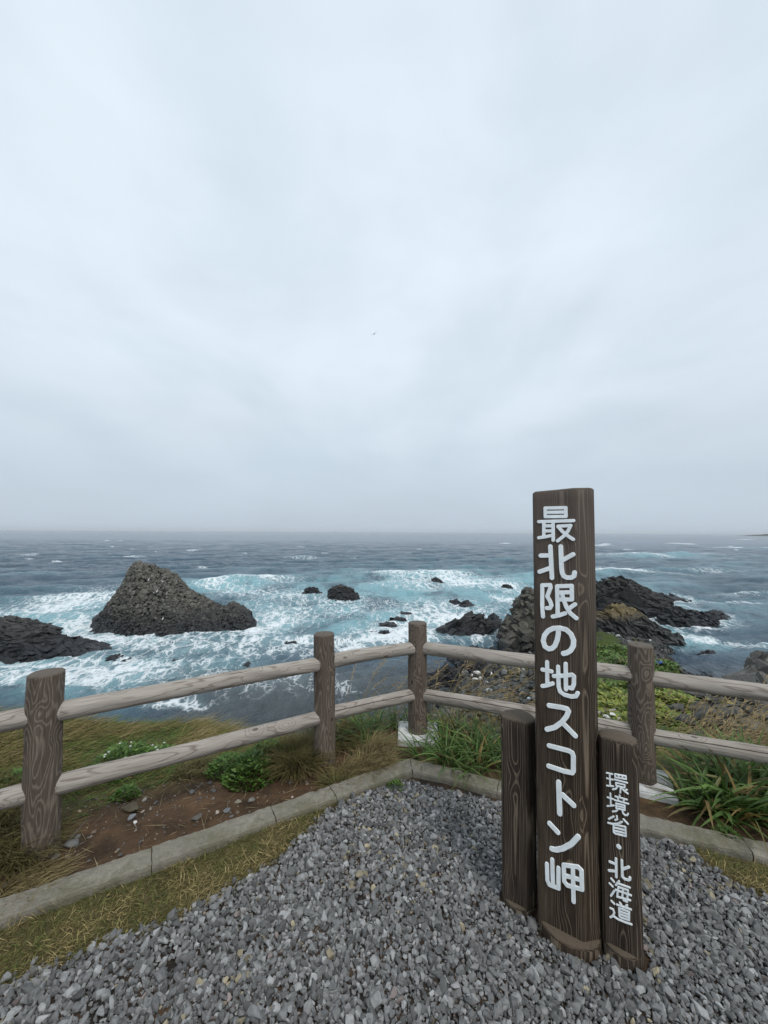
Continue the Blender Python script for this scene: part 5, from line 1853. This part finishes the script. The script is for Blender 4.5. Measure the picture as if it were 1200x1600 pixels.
def build_jetsam():
    dg = bpy.context.evaluated_depsgraph_get()
    foamm = mat_simple('bleached_foam', (.62, .62, .60), .85, .2, .2, 4.0, .4, 20.0)
    blue = mat_simple('blue_plastic', (.03, .075, .30), .4, .5, .2, 4.0)
    pale = mat_simple('pale_blue_plastic', (.35, .50, .62), .5, .4, .15, 4.0)
    orange = mat_simple('orange_plastic', (.42, .22, .05), .5, .4, .15, 4.0)
    drift = mat_simple('driftwood', (.30, .27, .23), .85, .2, .3, 5.0, .5, 30.0)
    protos = stone_shapes(8, 211, .16, 14, (1.2, .8, .6), .5)

    def hit(px, py):
        ok, L, *_ = scene.ray_cast(dg, Vector((0, 0, EYE)) + Vector(ray(px, py)).normalized() * 5.2, Vector(ray(px, py)).normalized())
        return L if ok else None
    items = [((745, 1052), .38, foamm, 'largest white foam block of the pile washed up on the beach', 'foam block'),
             ((738, 1056), .28, foamm, 'white foam block left in the washed-up pile', 'foam block'),
             ((742, 1062), .30, foamm, 'white foam block lowest in the washed-up pile', 'foam block'),
             ((750, 1060), .25, foamm, 'small white foam lump right in the washed-up pile', 'foam block'),
             ((768, 1054), .30, foamm, 'flat white foam piece lying right of the washed-up pile', 'foam block'),
             ((826, 1092), .22, pale, 'pale blue plastic scrap on the cobbles beside the signpost', 'plastic scrap'),
             ((823, 1086), .2, orange, 'orange-yellow plastic scrap on the cobbles beside the signpost', 'plastic scrap'),
             ((1030, 1037), .36, blue, 'bright blue plastic drum on the shore right of the right fence post', 'drum'),
             ((806, 1022), .22, blue, 'small blue plastic piece among boulders below the crag', 'plastic scrap'),
             ((948, 1121), .30, foamm, 'heap of white debris on the slope right of the signpost, left piece', 'debris'),
             ((958, 1119), .34, foamm, 'heap of white debris on the slope right of the signpost, middle piece', 'debris'),
             ((968, 1124), .24, foamm, 'heap of white debris on the slope right of the signpost, right piece', 'debris'),
             ((965, 994), .30, foamm, 'white speck of debris on the cobbles below the lichen crag', 'debris'),
             ((1016, 1001), .26, foamm, 'pale debris on the dark slabs of the lichen crag', 'debris')]
    for i, (q, s, m, lab, cat) in enumerate(items):
        L = hit(*q)
        if L is None:
            continue
        pv, pf = protos[i % 8]
        if cat == 'drum':
            a = np.linspace(0, 2 * math.pi, 17)[:-1]
            rows = [(x, r) for x, r in ((-.5, .26), (-.47, .3), (-.2, .3), (-.17, .315), (-.14, .3), (.14, .3), (.17, .315), (.2, .3), (.47, .3), (.5, .26))]
            V = np.array([(x, r * math.cos(t), r * math.sin(t)) for x, r in rows for t in a])
            F = [grid_faces(10, 16, True), np.arange(16)[::-1][None, :], (np.arange(16) + 144)[None, :]]
            o = mesh_obj('drum', V * s * 1.3, F, m)
        else:
            o = mesh_obj({'foam block': 'foam_block', 'plastic scrap': 'plastic_scrap', 'debris': 'debris'}[cat], pv * s * (L.y / 34 if L.y < 34 else 1.0), pf, m)
        o.location = (L.x, L.y, L.z + s * .18)
        o.rotation_euler = (.2, .15, i * 1.3)
        tag(o, lab, cat)
    logs = [((944, 1052), (950, 1068), 'bleached driftwood pole standing askew below the rail right of the signpost'),
            ((932, 1082), (946, 1086), 'bleached driftwood pole lying below the rail right of the signpost'),
            ((930, 1118), (962, 1112), 'grey driftwood pole lying over the white debris heap')]
    for i, (a, b, lab) in enumerate(logs):
        A, B = hit(*a), hit(*b)
        if A is None or B is None:
            continue
        B = Vector(at_depth(b[0], b[1], A.y))
        d = B - A
        o = log_mesh('driftwood', max(.5, d.length), .07, drift, None, 700 + i, taper=.4)
        o.location = A + Vector((0, 0, .08))
        o.rotation_euler = d.to_track_quat('Z', 'Y').to_euler()
        tag(o, lab, 'driftwood')


build_jetsam()

# ------------------------------------------------------------------ sea air
def build_haze():
    m = bpy.data.materials.new('sea_haze')
    m.use_nodes = True
    nt = m.node_tree
    nt.nodes.remove(nt.nodes['Principled BSDF'])
    v = nt.nodes.new('ShaderNodeVolumePrincipled')
    v.inputs['Color'].default_value = (.90, .94, .98, 1)
    v.inputs['Density'].default_value = 8e-5
    nt.links.new(v.outputs[0], nt.nodes['Material Output'].inputs['Volume'])
    x, y0, y1, z0, z1 = 52000, -200, 24000, -14.8, 60
    V = np.array([(sx * x, y, z) for z in (z0, z1) for (sx, y) in ((-1, y0), (1, y0), (1, y1), (-1, y1))])
    F = np.array([(3, 2, 1, 0), (4, 5, 6, 7), (0, 1, 5, 4), (1, 2, 6, 5), (2, 3, 7, 6), (3, 0, 4, 7)])
    tag(mesh_obj('haze', V, F, m), 'thin grey sea air that pales the horizon and the far headland', 'haze', kind='stuff')


build_haze()
